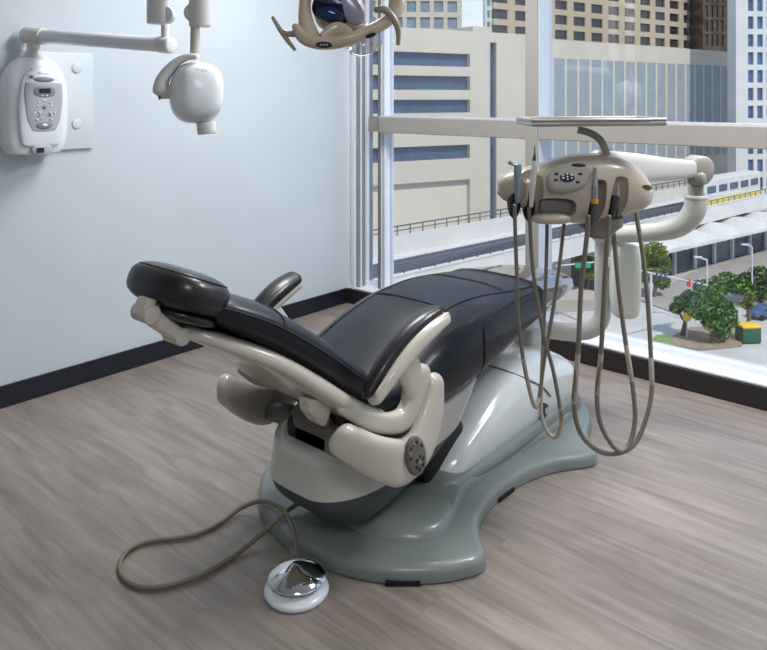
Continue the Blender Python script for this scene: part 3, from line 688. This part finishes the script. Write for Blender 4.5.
mb = MB(); mb.tube([L(390, -16, -.05), L(370, -40, -.08), L(350, -60, -.1), L(345, -95, -.1)], .022); lp = L(345, -95, -.1); mb.cyl(lp, (lp.x, lp.y, ZC), .022); mb.cyl((lp.x, lp.y, ZC-.04), (lp.x, lp.y, ZC), .09, bev=.01); mb.sweep([(*L(305, -12, -.05), .018, .018), (*L(325, -45, -.08), .018, .018), (*L(350, -60, -.1), .018, .018)], U=None)
mb.build('ceiling_mount', 'wht2', t)

# ================================================================== X-RAY UNIT
WX = XL
t = thing('dental_xray_machine', (WX, 1.5, 1.36), 'white wall mounted dental x-ray machine with jointed arm, keypad and round tube head', 'x-ray machine')
mb = MB(); mb.b6(WX, WX+.018, 1.30, 1.76, 1.145, 1.615, bev=.008)
for z in (1.27, 1.54): mb.cyl((WX+.016, 1.675, z), (WX+.024, 1.675, z), .025, bev=.004)
mb.build('wall_plate', 'plate', t)
# control box: rounded tall body
mb = MB(); cb = V((WX+.085, 1.440, 1.365)); X_, Y_, Z_ = V((1, 0, 0)), V((0, 1, 0)), V((0, 0, 1))
mb.sweep([(cb.x, cb.y, cb.z-.215, .115, .06), (cb.x, cb.y, cb.z-.16, .138, .072), (cb.x, cb.y, cb.z, .146, .080), (cb.x, cb.y, cb.z+.12, .132, .078), (cb.x, cb.y, cb.z+.185, .095, .066), (cb.x, cb.y, cb.z+.205, .07, .055)], U=(0, 1, 0), e=3.2, capA=.01, capB=.01, ring=40)
box = mb.build('control_box', 'wht', t)
fx = WX+.158; YK = 1.448; YB_ = 1.445
mb = MB(); mb.sweep([(fx, YB_, 1.195, .085, .012), (fx+.004, YB_, 1.25, .096, .014), (fx+.006, YB_, 1.36, .102, .016), (fx+.003, YB_, 1.48, .086, .014), (fx, YB_, 1.52, .05, .010)], U=(0, 1, 0), e=3, capA=.02, capB=.02, ring=36); mb.build('front_bezel', 'wht', box)
fp = mb = MB(); mb.sweep([(fx+.013, YK, 1.255, .056, .008), (fx+.016, YK, 1.31, .076, .008), (fx+.017, YK, 1.40, .084, .008), (fx+.015, YK, 1.462, .080, .008)], U=(0, 1, 0), e=3.4, capA=.012, capB=.004, ring=36); kp = mb.build('keypad', 'lgrey', box)
MB().ell((fx+.018, YK, 1.478), Y_, Z_, X_, .045, .012, .006).build('handle_recess', 'mgrey', box)
MB().ell((fx+.0255, YK, 1.425), Y_, Z_, X_, .048, .026, .004, e=2.6).build('display', 'mgrey', box)
lab(MB().b6(fx+.024, fx+.0315, YK-.025, YK+.025, 1.418, 1.438).build('screen', 'lcd', box, smooth=False), 'dark green screen')
MB().ell((fx+.0235, YK, 1.275), Y_, Z_, X_, .036, .018, .004).build('button_pad', 'mgrey', box)
MB().ell((fx+.018, YK-.053, 1.488), Y_, Z_, X_, .010, .008, .004).build('power_button', 'mgrey', box)
mb = MB()
for dy, dz in ((-.01, 1.405), (.01, 1.405), (0, 1.383), (-.025, 1.375), (.025, 1.375), (-.03, 1.36), (.03, 1.36), (-.045, 1.33), (.045, 1.33), (-.03, 1.32), (.03, 1.32), (.025, 1.33), (-.022, 1.332), (-.012, 1.305), (.03, 1.3), (-.034, 1.30)):
    mb.ell((fx+.0265, YK+dy, dz), Y_, Z_, X_, .005, .0035, .003, ring=10)
mb.ell((fx+.0265, YK, 1.355), Y_, Z_, X_, .009, .009, .004, ring=14, m=1); mb.ell((fx+.0265, YK-.024, 1.322), Y_, Z_, X_, .006, .006, .004, ring=14, m=1); mb.ell((fx+.0265, YK+.024, 1.322), Y_, Z_, X_, .006, .006, .004, ring=14, m=1); mb.ell((fx+.027, YK, 1.275), Y_, Z_, X_, .012, .007, .004, ring=14)
mb.build('button', ['wht', 'mgrey'], kp)
mb = MB(); mb.ell((fx+.002, YB_, 1.165), Y_, Z_, X_, .045, .03, .012, e=2.5, m=0); mb.b6(fx+.008, fx+.0165, YK-.028, YK+.002, 1.152, 1.174, m=1); mb.build('cable_port', ['lgrey', 'black'], box)
def text(s, loc, size, N, Uv, par, m='mgrey'):
    cu = bpy.data.curves.new('lettering', 'FONT'); cu.body = s; cu.size = size; cu.extrude = .0004; cu.align_x = 'CENTER'
    tmp = bpy.data.objects.new('lettering_source', cu); me = bpy.data.meshes.new_from_object(tmp); bpy.data.objects.remove(tmp)
    me.materials.clear(); me.materials.append(M[m]); o = bpy.data.objects.new('lettering', me); N = V(N).normalized(); Uv = V(Uv).normalized(); w = N.cross(Uv)
    o.matrix_local = Matrix.Translation(V(loc)-ORG[par.name]) @ Matrix((Uv, w, N)).transposed().to_4x4(); o.parent = par; COL.objects.link(o)
text('Preva', (fx+.0145, YK, 1.497), .02, (1, 0, 0), (0, 1, 0), box)
# mount neck and horizontal arm
a0 = P(32, 50, 3.12); a0 = V((WX+.09, 1.47, 1.60))
mb = MB(); mb.cyl((WX+.09, 1.44, 1.565), (WX+.09, 1.44, 1.61), .05, .036, bev=.006); mb.cyl((WX+.09, 1.44, 1.60), (WX+.09, 1.44, 1.65), .03); mb.build('arm_mount', 'wht2', t)
p0 = V((WX+.09, 1.44, 1.678)); p1 = P(168, 45, 2.93)
d_ = (p1-p0).normalized()
mb = MB(); mb.cyl(p0-d_*.055, p0+d_*.07, .038, bev=.008); e_ = mb.build('elbow_joint', 'wht2', t)
mb = MB(); mb.cyl(p0+d_*.065, p1-d_*.03, .031, bev=.002); mb.build('horizontal_arm', 'wht', t)
mb = MB(); mb.cyl(p1-d_*.05, p1+d_*.022, .034, bev=.008); mb.cyl(p1-d_*.015, p1-d_*.015+UP*.12, .017); mb.build('elbow_joint', 'wht2', t)
s0 = P(158, 0, 2.86)
b1 = P(158, 24, 2.86); b2 = P(200, 27, 2.80)
mb = MB(); mb.cyl(b1-RT*.0, b1+UP*.5-RT*.0, .043, bev=.006); mb.cyl(P(166, 15, 2.87)-TO*.02, P(166, 15, 2.87)+TO*.03, .036, bev=.005); mb.build('upright_arm', 'wht2', t)
mb = MB(); mb.cyl(b2, b2+UP*.5, .042, bev=.006); mb.cyl(P(194, 13, 2.80)-TO*.02, P(194, 13, 2.80)+TO*.02, .036, bev=.005); mb.tube([b1+UP*.48, b1+UP*.54+RT*.06, b2+UP*.48], .04); mb.build('upright_arm', 'wht2', t)
mb = MB(); mb.cyl(P(195, 54, 2.79), P(195, 12, 2.79), .019, .017); mb.build('head_stem', 'cream', t)
XD = 2.79; KX = XD/F
mb = MB(); yp = [P(197, 57, XD-.02), P(188, 57, XD-.02), P(177, 62, XD-.02), P(168, 71, XD-.02), P(162, 82, XD-.02), P(161, 91, XD-.02)]
mb.sweep([(*p, a_, b_) for p, a_, b_ in zip(yp, [.022, .022, .024, .026, .03, .034], [.012, .013, .016, .020, .026, .03])], U=tuple(TO), e=2.5, seg=6, capA=.01, capB=.02)
mb.sweep([(*P(161, 91, XD), .032, .032), (*P(171, 92, XD), .026, .026), (*P(180, 92, XD), .016, .016)], U=(0, 0, 1), capA=.01)
yk = mb.build('head_yoke', 'wht2', t)
MB().ell(P(159.5, 91, XD-.02), (RT*.35+TO*.93).normalized(), UP, (RT*-.93+TO*.35).normalized(), .022, .034, .008).build('yoke_cap', 'hub', yk)
hcn = P(197, 92, XD)
xn = (TO*.94+UP*.12+RT*.3).normalized(); xu = (RT-xn*RT.dot(xn)).normalized(); xw = xn.cross(xu)
mb = MB(); mb.ell(hcn-xn*.03, xu, xw, xn, 26.5*KX, 31*KX, .10, e=2.6, ez=2.6, ring=44)
xh = mb.build('tube_head', 'wht', t)
MB().ell(hcn+xn*.035+xu*.012, xu, xw, xn, 22*KX, 27*KX, .045, e=2.8, ez=2.6, ring=44).build('face_plate', 'wht', xh)
MB().cyl(P(206, 122, XD)-UP*.0, P(207, 134, XD), .037, .036, bev=.004).build('aiming_cone', 'wht2', xh)
text('Preva', P(200, 75, XD)+xn*.085, .018, xn, xu, xh, 'lgrey')

# ================================================================== OUTSIDE
GZ = -24.0
M['asph'] = mat('pale_asphalt', (186, 184, 179), .9, var=.10, vs=.15)
M['pave'] = mat('sidewalk_concrete', (158, 155, 149), .85, var=.06, vs=.4)
M['conc'] = mat('cream_concrete', (188, 181, 166), .8, var=.04, vs=.25)
M['conc2'] = mat('white_concrete', (200, 200, 196), .8, var=.04, vs=.3)
M['tan'] = mat('tan_stone', (176, 160, 138), .8, var=.05, vs=.3)
M['louv'] = mat('louvre_glass', (138, 147, 152), .7, var=.08, vs=.4)
M['bglass'] = mat('blue_window_glass', (62, 80, 104), .25, var=.25, vs=.5)
M['mglass'] = mat('mid_blue_window_glass', (72, 98, 132), .25, var=.35, vs=.3)
M['gglass'] = mat('grey_window_glass', (116, 130, 146), .3, var=.2, vs=.5)
M['dglass'] = mat('dark_window_glass', (52, 48, 50), .2, var=.4, vs=.5)
M['bronze'] = mat('bronze_glass', (84, 68, 52), .25, metal=.3, var=.5, vs=.6)
M['teal'] = mat('teal_glass', (90, 150, 150), .3, var=.2, vs=.5)
M['shade'] = mat('recess_render', (196, 190, 176), .8, var=.04)
M['shop'] = mat('shopfront_glass', (58, 70, 88), .3, var=.4, vs=.6)
M['leaf1'] = mat('leaf_green', (104, 138, 66), .6, var=.25, vs=3)
M['leaf2'] = mat('leaf_dark_green', (70, 104, 56), .6, var=.25, vs=3)
M['leaf3'] = mat('leaf_yellow_green', (132, 142, 70), .6, var=.25, vs=3)
M['bark'] = mat('bark', (104, 88, 72), .9, var=.2)
M['grass'] = mat('lawn_grass', (120, 146, 84), .9, var=.25, vs=2)
M['soil'] = mat('mulch_soil', (150, 134, 112), .9, var=.2, vs=2)
M['pole'] = mat('galvanised_pole', (190, 194, 198), .5)
M['steelg'] = mat('rail_steel', (96, 100, 112), .5, metal=.4)
M['binG'] = mat('dumpster_green', (30, 84, 62), .5); M['binY'] = mat('dumpster_yellow', (224, 186, 60), .5)
M['signG'] = mat('sign_green', (20, 140, 110), .5); M['signY'] = mat('sign_yellow', (240, 184, 40), .5); M['red'] = mat('signal_red', (210, 40, 40), .4)
M['carB'] = mat('car_paint_blue', (70, 90, 130), .3, coat=.6)
M['yel'] = mat('yellow_stripe', (226, 204, 60), .5)

# our storey's outside ground
g = MB(); g.add([W(-160, 30, GZ), W(220, 30, GZ), W(420, 420, GZ), W(-260, 420, GZ)], [[0, 1, 2, 3]]); struct(g.build('street', 'asph', smooth=False))

class Facade:
    """vertical wall starting where px0 meets depth d0, running in viewer-space direction (dx, dd)"""
    def __init__(s, px0, d0, dx, dd):
        n = math.hypot(dx, dd); s.o = W((px0-CX)/F*d0, d0, 0); s.u = W(dx/n, dd/n, 0); s.d0 = d0
        s.x0 = (px0-CX)/F*d0; s.dx, s.dd = dx/n, dd/n
        s.back = V((-s.u.y, s.u.x, 0))
        if s.back.dot(FW) < 0: s.back = -s.back
    def U(s, px): k = (px-CX)/F; return (k*s.d0-s.x0)/(s.dx-k*s.dd)
    def Z(s, u, py): return CAMH-(py-HY)/F*(s.d0+s.dd*u)
    def at(s, u, z, b=0): return s.o+s.u*u+s.back*b+V((0, 0, z))
    def slab(s, mb, u0, u1, z0, z1, b0, b1, m=0):
        p = [s.at(u, z, b) for b in (b0, b1) for (u, z) in ((u0, z0), (u1, z0), (u1, z1), (u0, z1))]
        mb.add(p, [[0, 1, 2, 3], [7, 6, 5, 4], [0, 4, 5, 1], [1, 5, 6, 2], [2, 6, 7, 3], [3, 7, 4, 0]], m)

def building(name, fc, u0, u1, ztop, depth, wallm, cols, winm, label, rec=.5, cat='building', group=None):
    """cols: list of (ua, ub, [(z0,z1),...]) window openings"""
    t = thing(name, fc.at((u0+u1)/2, GZ), label, cat, group)
    mb = MB(); fc.slab(mb, u0, u1, GZ, ztop-.4, rec, depth)
    cu = u0
    for ua, ub, rows in sorted(cols):
        if ua > cu: fc.slab(mb, cu, ua, GZ, ztop, 0, rec)
        cz = GZ
        for z0, z1 in sorted(rows):
            if z0 > cz: fc.slab(mb, ua, ub, cz, z0, 0, rec)
            cz = z1
        if cz < ztop: fc.slab(mb, ua, ub, cz, ztop, 0, rec)
        cu = ub
    if cu < u1: fc.slab(mb, cu, u1, GZ, ztop, 0, rec)
    mb.build('wall', wallm, t, smooth=False)
    for ua, ub, rows in cols:
        for i, (z0, z1) in enumerate(sorted(rows)):
            mb = MB(); fc.slab(mb, ua, ub, z0, z1, rec-.08, rec-.01); mb.build('window', winm if isinstance(winm, str) else winm(ua, z0, z1), t, smooth=False)
    return t
# left bank-like cream block
f = Facade(470, 115, .868, .497)
def split(a, b, n, gap=.25): 
    w = (b-a)/n; return [(a+w*i+gap/2*0, a+w*(i+1)-gap*0) for i in range(n)]
bz = [(6.15, 8.2), (2.5, 4.65), (-1.05, 1.0), (-8.3, -6.1)]
building('office_block', f, -42, 13.5, 11.8, 12, 'conc', [(-40, 0, bz+[(-21, -11.6)]), (4.0, 5.3, [(-23, 10.2)])], lambda ua, z0, z1: 'shade' if (z1-z0 > 8 and ua < 0) else 'bglass', 'cream concrete office block with long horizontal window bands, left of the centre mullion', rec=.9)
mb = MB(); f.slab(mb, 2.0, 5.6, 11.4, 12.9, 2, 8); tag(mb.build('rooftop_plant_room', 'conc', smooth=False), 'low cream plant room on the roof of the window-banded office block', 'rooftop room')
# louvred block
f2 = Facade(552, 125, .808, .589)
c2 = []
for i in range(17): a = f2.U(554)+i*3.38; c2.append((a, a+2.75, [(-11, 8.1)]))
building('louvred_block', f2, -3, 61, 11.3, 12, 'conc', c2, 'louv', 'cream block with tall narrow pale blue glass bays seen beyond the tray', rec=.12)
# tan tower
f3 = Facade(553, 172, .808, .589)
c3 = []
for i in range(-3, 9): a = f3.U(555)+i*6.75; c3.append((a, a+4.4, [(15.2+3.55*k, 17.4+3.55*k) for k in range(6)]))
building('stone_tower', f3, f3.U(511), f3.U(704), 40, 2.5, 'tan', c3, 'dglass', 'tan stone tower with a grid of dark square windows behind the glass-bay block')
f4 = Facade(703, 200, 1, .2)
c4 = [(f4.U(704+i*5.2), f4.U(704+i*5.2+4), [(15.5+4*k, 18.7+4*k) for k in range(5)]) for i in range(6)]
building('bronze_tower', f4, 0, f4.U(736), 45, 6, 'bronze', c4, 'bronze', 'dark bronze glass tower between the stone tower and the pale tower')
f5 = Facade(736, 140, 1, .08)
c5 = [(f5.U(748+i*9.3), f5.U(748+i*9.3+5.6), [(z-1.2, z+1.2) for z in [19.2-3.45*k for k in range(11)]]) for i in range(5)]
building('pale_tower', f5, 0, 22, 36, 3, 'conc2', c5, 'mglass', 'pale tower with columns of small blue windows at the right edge of the window')
f6 = Facade(462, 190, -1, -.05)
c6 = [(f6.U(457-i*13.6), f6.U(447.5-i*13.6), [(19.3+4.25*k, 22.2+4.25*k) for k in range(4)]) for i in range(7)]
building('cream_tower', f6, 0, 26, 42, 20, 'conc', c6, 'gglass', 'cream tower with grey square windows rising behind the window-banded office block')
f7 = Facade(485, 240, 1, .1)
c7 = [(f7.U(487+i*4.4), f7.U(490+i*4.4), [(20+3.8*k, 22.4+3.8*k) for k in range(8)]) for i in range(3)]
building('teal_tower', f7, 0, f7.U(499), 52, 3, 'conc2', c7, 'teal', 'slim distant tower with teal windows beside the strip of sky')
f8 = Facade(498, 165, 1, .1)
c8 = [(f8.U(499+i*3.2), f8.U(501.6+i*3.2), [(14+4*k, 17.4+4*k) for k in range(6)]) for i in range(4)]
building('brown_tower', f8, 0, f8.U(512), 45, 3, 'bronze', c8, 'dglass', 'narrow dark brown tower just left of the centre mullion')

# elevated rail
fv = Facade(457, 74, .747, .665); VZ = -15.4
t = thing('rail_viaduct', fv.at(30, GZ), 'white concrete elevated railway crossing behind the street trees', 'viaduct')
mb = MB(); fv.slab(mb, -60, 88, VZ-2.4, VZ-1.6, 0, 12); mb.build('deck', 'conc2', t, smooth=False)
mb = MB(); fv.slab(mb, -60, 88, VZ-2.4, VZ, -.3, 0); fv.slab(mb, -60, 88, VZ, VZ+.12, -.4, .1); mb.build('parapet', 'conc2', t, smooth=False)
mb = MB(); fv.slab(mb, -60, 88, VZ-1.6, VZ+.6, 12, 12.3); mb.build('parapet', 'conc2', t, smooth=False)
for b in (2.2, 3.7, 7.2, 8.7):
    mb = MB(); fv.slab(mb, -60, 88, VZ-1.6, VZ-1.25, b, b+.35); mb.build('rail', 'steelg', t, smooth=False)
mb = MB(); fv.slab(mb, -60, 88, VZ-1.6, VZ-.7, 5.4, 5.9); mb.build('power_rail', 'steelg', t, smooth=False)
mb = MB()
for k in range(70): u_ = -58+k*2.1; fv.slab(mb, u_, u_+.12, VZ+.6, VZ+1.7, 12.1, 12.2)
fv.slab(mb, -60, 88, VZ+1.6, VZ+1.75, 12.1, 12.2); fv.slab(mb, -60, 88, VZ+1.1, VZ+1.2, 12.1, 12.2); mb.build('railing', 'steelg', t, smooth=False)
mb = MB()
for k in range(70): u_ = -58+k*2.1; fv.slab(mb, u_, u_+.12, VZ, VZ+.8, -.2, -.1)
fv.slab(mb, -60, 88, VZ+.75, VZ+.87, -.2, -.1); mb.build('railing', 'steelg', t, smooth=False)
for u_ in (-40, -15, 10, 35, 60, 80):
    mb = MB(); fv.slab(mb, u_, u_+1.6, GZ, VZ-2.4, 4, 8); mb.build('pier', 'conc2', t, smooth=False)
# train
tr0 = fv.U(716)
t = thing('train_carriage', fv.at(tr0+8, VZ-1.6, 3), 'white rail carriage with dark windows and yellow stripe standing on the viaduct', 'train')
mb = MB(); fv.slab(mb, tr0, tr0+22, VZ-1.2, VZ+3.6, 1.8, 4.6); bd_ = mb.build('body', 'conc2', t, smooth=False, bevel=.15)
mb = MB(); fv.slab(mb, tr0+.2, tr0+21.8, VZ-.6, VZ+.3, 1.72, 1.8); mb.build('stripe', 'yel', t, smooth=False)
for k in range(5):
    mb = MB(); fv.slab(mb, tr0+1+k*4.2, tr0+4+k*4.2, VZ+1.4, VZ+2.5, 1.72, 1.8); mb.build('window', 'bglass', t, smooth=False)

# shop row with domed canopies
fs = Facade(622, 92, .80, .60)
t = thing('shop_arcade', fs.at(25, GZ), 'row of dark glass shopfronts below the white domed canopies', 'shops')
mb = MB(); fs.slab(mb, 0, 60, GZ, -19.6, 3.0, 8); mb.build('shopfront', 'shop', t, smooth=False)
for k in range(11):
    mb = MB(); fs.slab(mb, k*5.4, k*5.4+.5, GZ, -19.2, 2.6, 3.0); mb.build('column', 'pole', t, smooth=False)
for k in range(7):
    u0 = k*8.2-1
    mb = MB(); rr = []
    for i in range(9):
        b = -1.2+8.4*i/8; q = math.sin(PI*i/8)
        rr.append([fs.at(u0+8.2*j/12, -19.1+(.35+1.0*q)*math.sin(PI*j/12)*1.0, b) for j in range(13)]+[fs.at(u0+8.2*j/12, -19.3, b) for j in range(12, -1, -1)])
    mb.rings(rr)
    tag(mb.build('domed_canopy', 'conc2', org=fs.at(u0+4, -19.3)), 'white shallow dome canopy in the row over the shopfronts', 'canopy', 'domed canopies above the shops')
def ground_patch(px, m, z, name, lbl=None):
    mb = MB(); pts = [onZ(a, b, z) for a, b in px]; mb.prism([p-V((0, 0, .12)) for p in pts], (0, 0, 1), .12); o = mb.build(name, m, smooth=False); struct(o); return o
ground_patch([(640, 300), (700, 268), (767, 250), (860, 228), (860, 255), (767, 300), (690, 318)], 'pave', GZ+.14, 'path_1')
ground_patch([(668, 338), (690, 327), (740, 326), (742, 345), (700, 349), (676, 345)], 'soil', GZ+.2, 'land_1')
ground_patch([(650, 342), (656, 335), (668, 335), (676, 346), (664, 349)], 'grass', GZ+.25, 'lawn_1')
ground_patch([(560, 340), (660, 362), (767, 392), (860, 420), (860, 446), (740, 412), (560, 362)], 'pave', GZ+.12, 'path_2')
ground_patch([(556, 300), (640, 300), (640, 306), (556, 312)], 'pave', GZ+.14, 'path_3')

# trees
def leaves(mb, c, rx, rz, n, s, m):
    for _ in range(n):
        while True:
            p = V((random.uniform(-1, 1), random.uniform(-1, 1), random.uniform(-1, 1)))
            if .35 < p.length < 1: break
        q = c+V((p.x*rx, p.y*rx, p.z*rz)); a = V((random.gauss(0, 1), random.gauss(0, 1), random.gauss(0, 1))).normalized(); b = a.cross(V((random.random(), random.random(), .3))).normalized()
        mb.add([q-a*s, q+b*s*.45, q+a*s, q-b*s*.45], [[0, 1, 2, 3]], m if random.random() < .75 else (m+1) % 3)
def tree(px, pyb, d, blobs, label, m0=0, name='street_tree', grp=None, n=420):
    b = P(px, pyb, d); b.z = GZ
    t = thing(name, b, label, 'tree', grp)
    mb = MB(); k = d/F
    for (x, y, r) in blobs:
        dd = random.uniform(-1, 1)*r*k*.5; leaves(mb, P(x, y, d+dd), r*k, r*k*.8, n, .36, m0)
    o = mb.build('foliage', ['leaf1', 'leaf2', 'leaf3'], t, smooth=False)
    tb = MB(); x, y, r = blobs[0]; c = P(x, y, d); tb.tube([b, (b+c)/2+V((.2, .1, 0)), c], [.28, .2, .12], ring=8)
    for (x, y, r) in blobs[1:4]: tb.tube([(b+c)/2, P(x, y, d)], [.14, .06], ring=6)
    tb.build('trunk', 'bark', t)
tree(712, 347, 74.5, [(710, 303, 17), (722, 310, 14), (700, 310, 12), (715, 322, 13), (728, 320, 9), (706, 295, 10), (722, 332, 8)], 'dense round green tree in the mulch bed beside the green dumpster')
tree(682, 334, 77, [(684, 302, 9), (676, 308, 6), (690, 296, 7)], 'small open green tree left of the dense round tree', 1, n=220)
tree(716, 300, 88, [(718, 286, 12), (735, 284, 12), (704, 288, 10), (727, 280, 9), (745, 288, 9)], 'wide low green tree in front of the shopfronts', 0)
tree(760, 302, 90, [(760, 276, 12), (772, 282, 14), (748, 280, 9), (762, 292, 8)], 'spreading green tree at the right edge beyond the dumpster', 1)
tree(654, 292, 92, [(655, 252, 12), (660, 266, 12), (650, 274, 10), (662, 282, 8), (646, 258, 7)], 'leafy green tree at the left end of the canopies', 2)
tree(588, 300, 96, [(590, 250, 13), (583, 262, 11), (598, 262, 11), (590, 272, 9)], 'yellowish green tree seen through the handpiece hoses', 2)
tree(747, 318, 80, [(747, 304, 6), (750, 298, 5)], 'small yellow green palm between the dumpster and the trees', 2, 'palm_bush', n=160)
# street furniture
def lamp(px, pt, pb, d, arm, label):
    a = P(px, pb, d); b = P(px, pt, d); k = d/F
    t = thing('street_light', V((a.x, a.y, GZ)), label, 'street light', None)
    MB().cyl(V((a.x, a.y, GZ)), b, .13, .09, ring=10).build('pole', 'pole', t)
    MB().tube([b, b-RT*(arm*k)+UP*.3], .09, ring=8).box(b-RT*(arm*k)+UP*.3, (.9, .35, .2), Matrix.Rotation(math.atan2(SS, CC), 3, 'Z'), bev=.05).build('lamp_arm', 'pole', t)
lamp(752, 247, 300, 88, 7, 'grey street light rising behind the wide low tree, right one of two')
lamp(707, 260, 320, 80, 9, 'grey street light above the dense round tree, left one of two')
# traffic signal mast
b = P(651, 360, 69); top_ = P(651, 273, 69); e2 = P(706, 285, 78)
t = thing('traffic_signal', V((b.x, b.y, GZ)), 'tall pale traffic signal mast with a long arm over the street', 'traffic signal')
MB().cyl(V((b.x, b.y, GZ)), top_, .16, .11, ring=10).build('pole', 'pole', t)
MB().tube([P(640, 271, 67.5), top_, e2], .09, ring=8).build('mast_arm', 'pole', t)
for k, mm in enumerate(['dark', 'dark', 'dark', 'red', 'dark', 'dark']):
    a = .08+k*.07 if k < 3 else .66+(k-3)*.12
    c = top_.lerp(e2, a)-V((0, 0, .15)); MB().box(c, (.35, .35, .75), bev=.05).build('signal_head', mm, t)
# street name sign
b = P(596, 300, 80); top_ = P(596, 262, 80)
t = thing('street_name_sign', V((b.x, b.y, GZ)), 'green street name sign hanging on a pale horizontal arm', 'street sign')
MB().cyl(V((b.x, b.y, GZ)), top_, .2, .16, ring=10).tube([top_, P(556, 266, 80)], .08, ring=6).build('pole', 'pole', t)
MB().box(P(583, 265.5, 79.9), (1.7, .06, .55), Matrix.Rotation(math.atan2(SS, CC), 3, 'Z')).build('sign_panel', 'signG', t, smooth=False)
b = P(687, 338, 76)
t = thing('warning_sign', V((b.x, b.y, GZ)), 'round yellow warning sign on a thin post in the mulch bed', 'road sign')
MB().cyl(V((b.x, b.y, GZ)), P(687, 316, 76), .06, ring=8).build('post', 'pole', t)
MB().cyl(P(687, 317, 76), P(687, 317, 75.9), .45, ring=16).build('sign_panel', 'signY', t)
# dumpster
b = onZ(748, 342, GZ); Rd = Matrix.Rotation(math.atan2(SS, CC)+.1, 3, 'Z')
t = thing('dumpster', b, 'green dumpster with a yellow lid beside the dense round tree', 'dumpster')
MB().box(b+V((0, 0, .85)), (2.0, 1.5, 1.5), Rd, bev=.08).build('bin', 'binG', t)
MB().box(b+V((0, 0, 1.75)), (2.1, 1.6, .3), Rd, bev=.1).build('lid', 'binY', t)
for s_ in (1, -1): MB().cyl(b+Rd @ V((s_*.8, -.6, .12)), b+Rd @ V((s_*.8, -.4, .12)), .12, ring=12).build('wheel', 'black', t)
# parked car
def car(px, py, rot, m, label):
    b = onZ(px, py, GZ); R = Matrix.Rotation(rot, 3, 'Z')
    t = thing('parked_car', b, label, 'car')
    m_ = MB(); prof = [(-2.2, .35), (-2.25, .8), (-1.5, 1.0), (-.9, 1.45), (.7, 1.48), (1.4, 1.02), (2.15, .85), (2.25, .4)]
    m_.prism([b+R @ V((x, -.85, z)) for x, z in prof], R @ V((0, 1, 0)), 1.7); m_.build('body', m, t, smooth=False, bevel=.12)
    m_ = MB(); m_.prism([b+R @ V((x, -.87, z)) for x, z in [(-1.25, 1.05), (-.8, 1.38), (.62, 1.40), (1.15, 1.05)]], R @ V((0, 1, 0)), 1.74); m_.build('window', 'dglass', t, smooth=False)
    for x in (-1.4, 1.4):
        for y in (-.88, .68): MB().cyl(b+R @ V((x, y, .34)), b+R @ V((x, y+.2, .34)), .34, ring=16).build('wheel', 'black', t)
car(768, 318, .9, 'carB', 'slate blue parked car at the right edge behind the dumpster')

# ================================================================== WORLD, SUN, CAMERA
wd = bpy.data.worlds.new('world'); SC.world = wd; wd.use_nodes = True; nt = wd.node_tree
bg = nt.nodes['Background']; 
tc = nt.nodes.new('ShaderNodeTexCoord'); sx = nt.nodes.new('ShaderNodeSeparateXYZ'); nt.links.new(tc.outputs['Generated'], sx.inputs[0])
rp = nt.nodes.new('ShaderNodeValToRGB'); e = rp.color_ramp.elements
e[0].position = 0; e[0].color = rgb(158, 190, 222); e[1].position = .6; e[1].color = rgb(92, 145, 210)
nt.links.new(sx.outputs['Z'], rp.inputs[0])
ns = nt.nodes.new('ShaderNodeTexNoise'); ns.inputs['Scale'].default_value = 5; ns.inputs['Detail'].default_value = 8; ns.inputs['Distortion'].default_value = .4
mp = nt.nodes.new('ShaderNodeMapping'); mp.inputs['Scale'].default_value = (1, 1, 3); nt.links.new(tc.outputs['Generated'], mp.inputs[0]); nt.links.new(mp.outputs[0], ns.inputs['Vector'])
r2 = nt.nodes.new('ShaderNodeValToRGB'); r2.color_ramp.elements[0].position = .42; r2.color_ramp.elements[1].position = .62
nt.links.new(ns.outputs['Fac'], r2.inputs[0])
mx = nt.nodes.new('ShaderNodeMix'); mx.data_type = 'RGBA'; mx.inputs[7].default_value = (.62, .66, .72, 1)
nt.links.new(r2.outputs[0], mx.inputs['Factor']); nt.links.new(rp.outputs[0], mx.inputs[6]); nt.links.new(mx.outputs[2], bg.inputs[0])
bg.inputs[1].default_value = 1.05
sl_ = bpy.data.lights.new('sun', 'SUN'); sl_.energy = 2.2; sl_.angle = .01; sl_.color = (1, .95, .88)
so = bpy.data.objects.new('sun', sl_); COL.objects.link(so); sd = (FW*.75-RT*.35-UP*1.0).normalized(); so.rotation_euler = sd.to_track_quat('-Z', 'Y').to_euler()
# sky portal in the window opening
pl = bpy.data.lights.new('window_portal', 'AREA'); pl.shape = 'RECTANGLE'; pl.size = XR-XL; pl.size_y = TOPZ-.1; pl.cycles.is_portal = True
po = bpy.data.objects.new('window_portal', pl); COL.objects.link(po); po.location = ((XL+XR)/2, YW+.2, (TOPZ+.1)/2); po.rotation_euler = (-PI/2, 0, 0)

cam = bpy.data.cameras.new('camera'); co = bpy.data.objects.new('camera', cam); COL.objects.link(co)
cam.sensor_width = 36; cam.lens = F/767*36; cam.shift_y = -(325-HY)/767; cam.clip_start = .05; cam.clip_end = 1000
co.location = (0, 0, CAMH); co.rotation_euler = (PI/2, 0, math.atan2(SS, CC)); SC.camera = co
SC.view_settings.view_transform = 'Standard'; SC.view_settings.look = 'None'; SC.view_settings.gamma = 1; SC.view_settings.exposure = .64; SC.view_settings.use_curve_mapping = False
SC.cycles.use_denoising = True
SC.cycles.max_bounces = 10; SC.cycles.transparent_max_bounces = 16; SC.cycles.sample_clamp_indirect = 6
